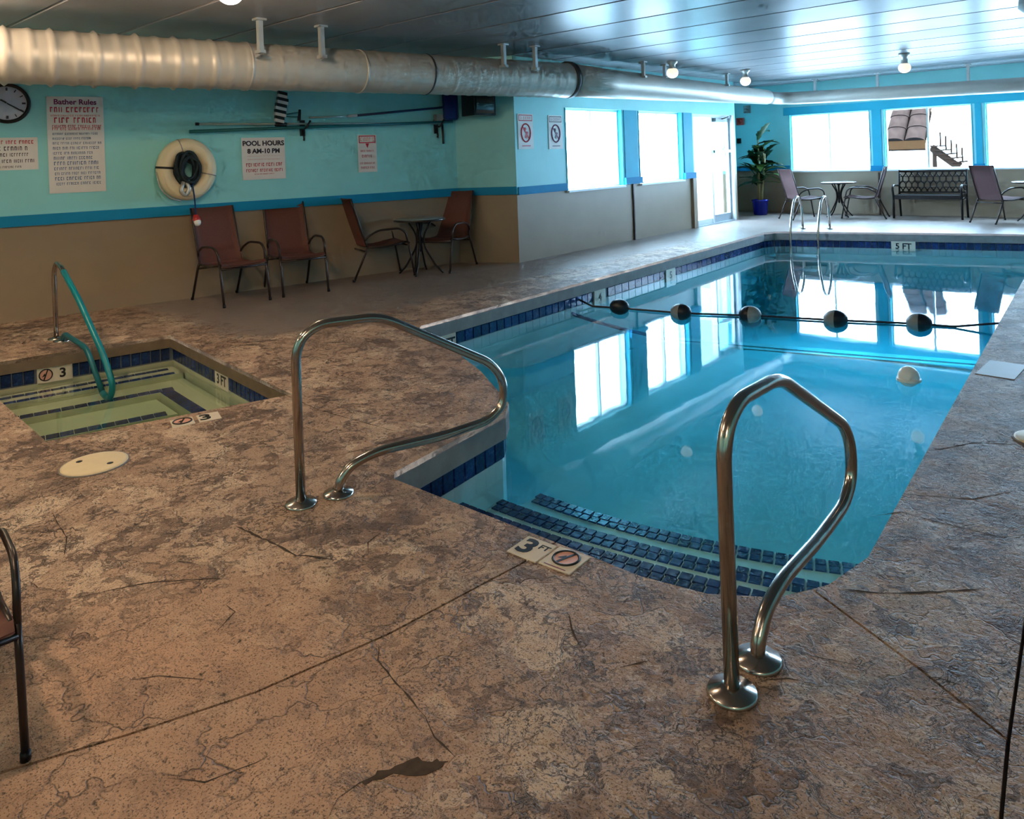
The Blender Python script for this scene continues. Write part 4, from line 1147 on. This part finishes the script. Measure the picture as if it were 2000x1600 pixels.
# warning sign
o = sign('warning_sign', on_rec(4.12, 1.625, .004), .27, .50, 'narrow white warning sign with a red framed heading on the left wall', group=GS)
def framebox(o, x0, x1, y0, y1, t, mat):
    mb = MB(); z = .0005
    for a in ((x0, y0, x1, y0 + t), (x0, y1 - t, x1, y1), (x0, y0, x0 + t, y1), (x1 - t, y0, x1, y1)): mb.add([(a[0], a[1], z), (a[2], a[1], z), (a[2], a[3], z), (a[0], a[3], z)], [(0, 1, 2, 3)])
    ob = mb.build('heading_frame', mat, o, False); ob.matrix_basis = Matrix.Translation((0, 0, .0062))
framebox(o, -.12, .12, .14, .24, .012, 'ink_red'); scribble(o, -.10, .10, .19, .05, 'no_dive_pink', 170)
MB().add([(-.025, .135, .0066), (0, .07, .0066), (.025, .135, .0066)], [(0, 1, 2)]).build('arrow', 'ink_red', o, False)
for k_, (y, h, a, b) in enumerate(((.035, .024, -.10, .10), (-.035, .036, -.08, .07), (-.13, .024, -.11, .11), (-.19, .03, -.10, .11))): scribble(o, a, b, y, h, 'ink_red', 172 + k_)
# two no-entry style signs on the window wall
def on_win(y, z, off_=.004): return frame((-7.0 + off_, y, z), (0, 1, 0))
for y, z, lab, m1, m2 in ((8.25, 1.87, 'white sign with red ring symbol, nearer the recess corner', 'ink_red', 'ink_red'), (8.95, 1.86, 'white sign with dark red crossed ring symbol, next to the window', 'ink_black', 'ink_purple')):
    o = sign('safety_sign', on_win(y, z), .34, .51, lab, group=GS)
    framebox(o, -.15, .15, .15, .24, .012, m1); scribble(o, -.12, .12, .195, .04, m2, 190)
    MB().tube([(.10 * math.cos(2 * PI * k / 28), -.02 + .13 * math.sin(2 * PI * k / 28), .008) for k in range(28)], .010, 6, closed=True).build('ring_symbol', m2, o, False)
    MB().obox((0, -.02, .009), ((.62, -.78, 0), (.78, .62, 0), (0, 0, 1)), (.115, .010, .002)).build('slash', m2, o, False)
    MB().ball((-.02, .03, .008), .03, 10, 8, 0, (1, 1, .2)).build('figure', m1, o, False)
    MB().obox((.01, -.05, .008), ((.5, 1, 0), (1, -.5, 0), (0, 0, 1)), (.05, .018, .002)).build('figure', m1, o, False)
    MB().box((-.09, -.215, .0062), (.10, -.203, .0068)).build('rule_line', m1, o, False)
# clock
mwc = on_rec(.125, 2.245, 0)
ck = tag(MB().lathe([(.0001, .02), (.175, .02), (.178, .035), (.20, .04), (.208, .02), (.208, .0)], n=40).build('wall_clock', 'plastic_black', None, True, mwc), 'round wall clock with a thick black rim at the left edge', 'clock')
MB().lathe([(.0001, .026), (.172, .026)], n=40).build('dial', 'clock_face', ck, False)
for k_ in range(12):
    a = k_ * PI / 6; MB().obox((.145 * math.cos(a), .145 * math.sin(a), .028), ((math.cos(a), math.sin(a), 0), (-math.sin(a), math.cos(a), 0), (0, 0, 1)), (.016, .005 if k_ % 3 else .009, .001)).build('hour_mark', 'ink_black', ck, False)
MB().obox((.07, -.045, .031), ((.85, -.53, 0), (.53, .85, 0), (0, 0, 1)), (.085, .006, .0015)).build('hand', 'plastic_black', ck, False)
MB().obox((-.03, .02, .0315), ((.85, -.53, 0), (.53, .85, 0), (0, 0, 1)), (.03, .008, .0015)).build('hand', 'plastic_black', ck, False)
# life ring
mwl = on_rec(1.81, 1.50, .12)
lr = empty('life_ring'); lr.matrix_basis = mwl
MB().tube([(.235 * math.cos(2 * PI * k / 48), .265 * math.sin(2 * PI * k / 48), 0) for k in range(48)], .092, 20, closed=True).build('ring', 'ring_cream', lr, False)
def band(a, w_, mat, nm):
    c = Vector((.235 * math.cos(a), .265 * math.sin(a), 0)); d = Vector((-math.sin(a), math.cos(a), 0))
    MB().tube([c - d * w_, c + d * w_], .0955, 20, cap=False).build(nm, mat, lr, False)
band(PI * .97, .012, 'strap_black', 'strap'); band(-.25, .006, 'coping', 'strap'); band(1.85, .005, 'coping', 'strap')
MB().tube(fillet([(-.33, -.02, .04), (-.30, -.20, .05), (-.20, -.32, .05), (-.08, -.36, .04)], .1), .008, 6).build('grab_rope', 'lamp_metal', lr, False)
MB().box((-.03, .16, -.115), (.03, .22, -.0)).build('wall_bracket', 'lamp_metal', lr, False)
tag(lr, 'cream life ring with a black strap hung on the left wall', 'life ring')
tr_ = empty('throw_rope'); tr_.matrix_basis = mwl
rnd = random.Random(3)
for k_ in range(9):
    cx, cy, a, b = rnd.uniform(-.03, .02), rnd.uniform(-.04, .03), rnd.uniform(.07, .12), rnd.uniform(.12, .19)
    ph = rnd.uniform(-.35, .35); zz = .03 + .012 * k_
    MB().tube([(cx + a * math.cos(t) * math.cos(ph) - b * math.sin(t) * math.sin(ph), cy + a * math.cos(t) * math.sin(ph) + b * math.sin(t) * math.cos(ph), zz + .015 * math.sin(3 * t)) for t in [2 * PI * i / 30 for i in range(30)]], .017, 7, closed=True).build('coil', 'rope_dark', tr_, False)
MB().tube(fillet([(-.06, -.14, .11), (-.10, -.24, .12), (-.05, -.30, .12), (.0, -.22, .12), (-.03, -.15, .11)], .05), .022, 8).build('loop', 'lamp_metal', tr_, False)
MB().tube(fillet([(.03, -.14, .10), (.05, -.30, .10), (.07, -.45, .05), (.075, -.54, .02)], .1), .008, 6).build('hanging_cord', 'rope_blue', tr_, False)
MB().ball((.075, -.59, .02), .062, 16, 12, 0, (.85, 1.15, .85)).build('float_bob', 'bob_red', tr_, False)
MB().ball((.080, -.615, .03), .052, 16, 12, 0, (.95, .95, 1.05)).build('float_bob', 'ball_white', tr_, False)
tag(tr_, 'dark coiled throw rope with a red and white bob inside the life ring', 'rope')

# poles, brush, net, hooks
def wall_tube(name, p0, p1, r, mat, label, extra=None, group='pool poles on the left wall'):
    a = rec(*p0, .09); b = rec(*p1, .09); e = empty(name, a)
    MB().tube([a, b], r, 10).build('shaft', mat, e); return tag(e, label, 'pole', group)
e = wall_tube('pool_pole', (1.86, 1.935), (5.42, 2.045), .020, 'pole_teal', 'teal pool pole, the lowest of the poles on the wall hooks')
e = wall_tube('pool_pole', (1.945, 2.022), (5.25, 2.02), .014, 'pole_steel', 'slim silver pool pole with black ends just above the teal pole')
MB().tube([rec(1.93, 2.022, .09), rec(1.97, 2.022, .09)], .019, 10).build('end_cap', 'plastic_black', e)
MB().tube([rec(2.86, 2.015, .09), rec(3.0, 2.015, .09)], .026, 10).build('grip', 'plastic_black', e)
# net on its pole
e = wall_tube('leaf_net', (3.9, 2.125), (5.28, 2.25), .016, 'pole_navy', 'navy pole with a dark blue leaf net hung near the recess corner', group=None)
MB().tube([rec(3.82, 2.12, .09), rec(3.95, 2.13, .09)], .020, 10).build('grip', 'brush_white', e)
MB().tube([rec(3.3, 2.10, .09), rec(3.85, 2.12, .09)], .012, 8).build('inner_shaft', 'pole_steel', e)
q = [rec(5.27, 2.44, .10), rec(5.50, 2.45, .10), rec(5.51, 2.08, .10), rec(5.28, 2.07, .10)]
MB().tube(fillet(q + [q[0]], .05), .014, 8).build('net_rim', 'pole_navy', e)
mb = MB(); vs = []; fs = []
for j in range(7):
    for i in range(7):
        b_ = .05 * math.sin(PI * i / 6) * math.sin(PI * j / 6); vs.append(rec(5.275 + .23 * i / 6, 2.075 + .37 * j / 6, .10 + b_))
for j in range(6):
    for i in range(6): fs.append((j * 7 + i, j * 7 + i + 1, j * 7 + i + 8, j * 7 + i + 7))
mb.add(vs, fs, 0, True).build('net', 'net_blue', e)
# brush: striped bristle block
e = empty('pool_brush', rec(2.93, 2.2, .08))
for k_ in range(10):
    z = 2.40 - k_ * .038; s = 2.965 - k_ * .006 + (.012 if k_ in (2, 3) else 0)
    MB().obox(rec(s, z, .09), (RD * 1.0 + Vector((0, 0, -.22)), RN, (0, 0, 1)), (.055 + (.012 if 1 < k_ < 8 else 0), .03, .019)).build('bristle_row', 'brush_white' if k_ % 2 else 'plastic_black', e)
MB().tube([rec(3.01, 2.14, .09), rec(3.17, 2.165, .09)], .008, 8).build('handle', 'pole_teal', e); MB().tube([rec(3.01, 2.115, .09), rec(3.17, 2.11, .09)], .008, 8).build('handle', 'pole_teal', e)
MB().tube([rec(3.18, 2.20, .09), rec(3.165, 2.06, .09)], [.016, .022], 10).build('handle_cap', 'plastic_black', e)
tag(e, 'black and white striped pool brush above the poles', 'brush')
for s, z, lab in ((3.235, 2.02, 'black wall hook under the brush handle'), (5.19, 2.03, 'black double wall hook below the leaf net')):
    e = empty('wall_hook', rec(s, z))
    MB().obox(rec(s, z - .05, .012), (RD, RN, (0, 0, 1)), (.03, .012, .10)).build('plate', 'plastic_black', e)
    MB().tube(fillet([rec(s, z - .05, .02), rec(s, z - .06, .13), rec(s + .06, z + .04, .14)], .04), .013, 8).build('prong', 'plastic_black', e)
    MB().tube(fillet([rec(s, z - .08, .02), rec(s, z - .17, .06), rec(s, z - .21, .05)], .04), .013, 8).build('prong', 'plastic_black', e)
    if s > 5:
        MB().tube(fillet([rec(s + .09, z + .10, .03), rec(s + .09, z - .2, .05), rec(s + .09, z - .30, .05)], .04), .016, 8).build('prong', 'plastic_black', e)
        MB().obox(rec(s + .04, z + .06, .05), (RD, RN, (0, 0, 1)), (.07, .04, .06)).build('clip', 'float_grey', e)
    tag(e, lab, 'hook', 'wall hooks for the pool poles')

# television on the recess end wall
WN = Vector((.79, .40, 0)).normalized().cross(Vector((0, 0, 1))); ED = Vector((.17, .985, 0)).normalized(); EN = ED.cross(Vector((0, 0, 1)))
tvc = Vector((-7.395, 7.82, 2.265))
e = empty('television', tvc)
c = tvc + WN * .27
MB().obox(c, (ED, EN, (0, 0, 1)), (.185, .15, .165)).build('casing', 'plastic_black', e)
sn = (EN + ED * .25).normalized(); 
mb = MB(); vs = []; fs = []
for j in range(9):
    for i in range(9):
        u_, v_ = (i / 4 - 1), (j / 4 - 1); vs.append(c + ED * (.155 * u_) + Vector((0, 0, .135 * v_)) + EN * (.152 + .022 * (1 - .5 * u_ * u_ - .5 * v_ * v_)))
for j in range(8):
    for i in range(8): fs.append((j * 9 + i, j * 9 + i + 1, j * 9 + i + 10, j * 9 + i + 9))
mb.add(vs, fs, 0, True).build('screen', 'screen_black', e)
MB().tube([tvc + Vector((0, 0, .05)), c + Vector((0, 0, .05))], .03, 10).build('wall_arm', 'plastic_black', e)
tag(e, 'small black television mounted high on the recess end wall', 'television')

# fire alarm, emergency light and thermostat on the far wall corner
o = MB().obox((0, 0, .025), ((1, 0, 0), (0, 1, 0), (0, 0, 1)), (.09, .085, .025)); o.lathe([(.05, .05), (.045, .062), (.0001, .062)], n=16)
tag(o.build('fire_alarm', 'alarm_red', None, True, frame((-7.72, YF, 2.16), (1, 0, 0))), 'red fire alarm on the far wall above the plant', 'alarm')
o = MB().obox((0, 0, .04), ((1, 0, 0), (0, 1, 0), (0, 0, 1)), (.07, .09, .04)); o.lathe([(.05, .08), (.05, .11), (.0001, .12)], (0, -.03, 0), 14)
tag(o.build('emergency_light', 'plastic_grey', None, True, frame((-7.53, YF, 2.44), (1, 0, 0))), 'small grey box lamp high on the far corner wall', 'lamp')
o = MB().obox((0, 0, .02), ((1, 0, 0), (0, 1, 0), (0, 0, 1)), (.045, .06, .02)); o.obox((0, .01, .044), ((1, 0, 0), (0, 1, 0), (0, 0, 1)), (.03, .03, .004))
tag(o.build('thermostat', 'plastic_black', None, True, frame((-7.77, YF, 1.70), (1, 0, 0))), 'small black thermostat on the far wall beside the door', 'thermostat')

# ------------------------------------------------------------------ outside
def outside():
    g = MB().box((-60, -30, -.5), (-7.3, 80, -.15)); g.box((-7.3, 17.35, -.5), (40, 80, -.15))
    structure(g.build('ground', 'outside_pave'))
    # neighbour building with a barrel-tiled roof
    e = empty('neighbour_building', (-6.4, 27.5, -.15))
    MB().box((-7.15, 27.6, -.15), (-6.15, 31.5, 1.55)).build('wall', 'outside_wall', e)
    roof = MB().add([(-7.22, 27.1, 1.45), (-5.98, 27.1, 1.45), (-5.98, 29.5, 3.9), (-7.22, 29.5, 3.9), (-7.22, 27.1, 1.25), (-5.98, 27.1, 1.25), (-5.98, 31.8, 1.25), (-7.22, 31.8, 1.25)],
                    [(0, 1, 2, 3), (0, 4, 5, 1)]).add([(-5.98, 27.1, 1.45), (-5.98, 27.1, 1.25), (-5.98, 31.8, 1.25), (-5.98, 29.5, 3.9), (-7.22, 27.1, 1.45), (-7.22, 27.1, 1.25), (-7.22, 31.8, 1.25), (-7.22, 29.5, 3.9)], [(0, 1, 2, 3), (3, 2, 6, 7), (7, 6, 5, 4)], 1).build('roof', ['outside_wood', 'outside_wall'], e)
    MB().box((-7.22, 27.05, 1.30), (-5.98, 27.1, 1.58)).build('fascia', 'outside_fascia', roof)
    d = Vector((0, 2.4, 2.45)).normalized(); n_ = Vector((0, -2.45, 2.4)).normalized()
    me = MB(); vs = []; fs = []
    for k in range(9):
        a = PI * k / 8; x = .30 * math.cos(a); h = .16 * math.sin(a) + .02
        vs += [(x, 0, h), (x * .92, .62, h * .8)]
        if k: fs.append((2 * k - 2, 2 * k - 1, 2 * k + 1, 2 * k))
    me.add(vs, fs, 0, True); me.add([vs[i] for i in range(0, 18, 2)], [tuple(range(9))], 1)
    me = me.data('roof_tile', ['outside_tile', 'outside_tile_end'])
    for j in range(6):
        for i in range(2):
            p = Vector((-6.92 + i * .62, 27.1, 1.55)) + d * (.56 * j)
            link('roof_tile', me, roof, True, Matrix(((1, d.x, n_.x, p.x), (0, d.y, n_.y, p.y), (0, d.z, n_.z, p.z), (0, 0, 0, 1))))
    tag(e, 'neighbouring building with a brown tiled roof seen through the far window', 'building')
    # lower shed roof / stair stringer further right
    e = empty('outside_stair', (-4.3, 25.0, -.15))
    A, B = Vector((-5.36, 25.0, 1.36)), Vector((-4.65, 25.0, .75)); dd = (B - A).normalized()
    MB().obox((A + B) / 2, (dd, (0, 1, 0), dd.cross(Vector((0, 1, 0)))), ((B - A).length / 2, .05, .12)).build('stringer', 'outside_wood', e)
    MB().obox((A + B) / 2 + Vector((0, -.06, .16)), (dd, (0, 1, 0), dd.cross(Vector((0, 1, 0)))), ((B - A).length / 2, .03, .02)).build('handrail', 'outside_wall', e)
    for k in range(5):
        p = A.lerp(B, (k + .5) / 5); MB().box((p.x - .13, 24.9, p.z + .06), (p.x + .13, 25.9, p.z + .10)).build('tread', 'outside_wood', e)
        MB().box((p.x - .02, 25.8, p.z + .1), (p.x + .02, 25.84, p.z + .50)).build('baluster', 'outside_wood', e)
    for x, z in ((-5.3, 1.25), (-4.7, .7)): MB().box((x - .05, 25.0, -.15), (x + .05, 25.1, z)).build('post', 'outside_wood', e)
    tag(e, 'brown wooden outside stair seen through the right far window pane', 'stair')
    e = empty('outside_railing', (-2.6, 23.0, -.15))
    MB().tube([(-3.60, 23.0, 2.0), (-2.92, 23.0, 1.35)], .025, 8).build('handrail', 'plastic_grey', e)
    for x, z in ((-3.57, 1.96), (-2.95, 1.38)): MB().tube([(x, 23.0, -.15), (x, 23.0, z)], .016, 6).build('post', 'outside_wall', e)
    tag(e, 'thin sloping grey railing outside the rightmost far window', 'railing')
    e = empty('outside_shrub', (-10.3, 21.3, -.15)); rnd = random.Random(4)
    for k in range(70):
        a = rnd.uniform(0, 2 * PI); r = rnd.uniform(.05, .45); z = rnd.uniform(.15, 1.0)
        c = Vector((-10.3 + r * math.cos(a), 21.3 + r * math.sin(a), -.15 + z)); t = Vector((rnd.uniform(-1, 1), rnd.uniform(-1, 1), rnd.uniform(-.2, 1))).normalized(); s = t.orthogonal().normalized()
        MB().add([c - t * .16, c + s * .07, c + t * .16, c - s * .07], [(0, 1, 2, 3)]).build('leaf', 'shrub_dark', e)
    MB().tube([(-10.3, 21.3, -.15), (-10.3, 21.3, .6)], .03, 6).build('stem', 'stem_tan', e)
    tag(e, 'dark green shrub outside the glass exit door', 'shrub')
outside()
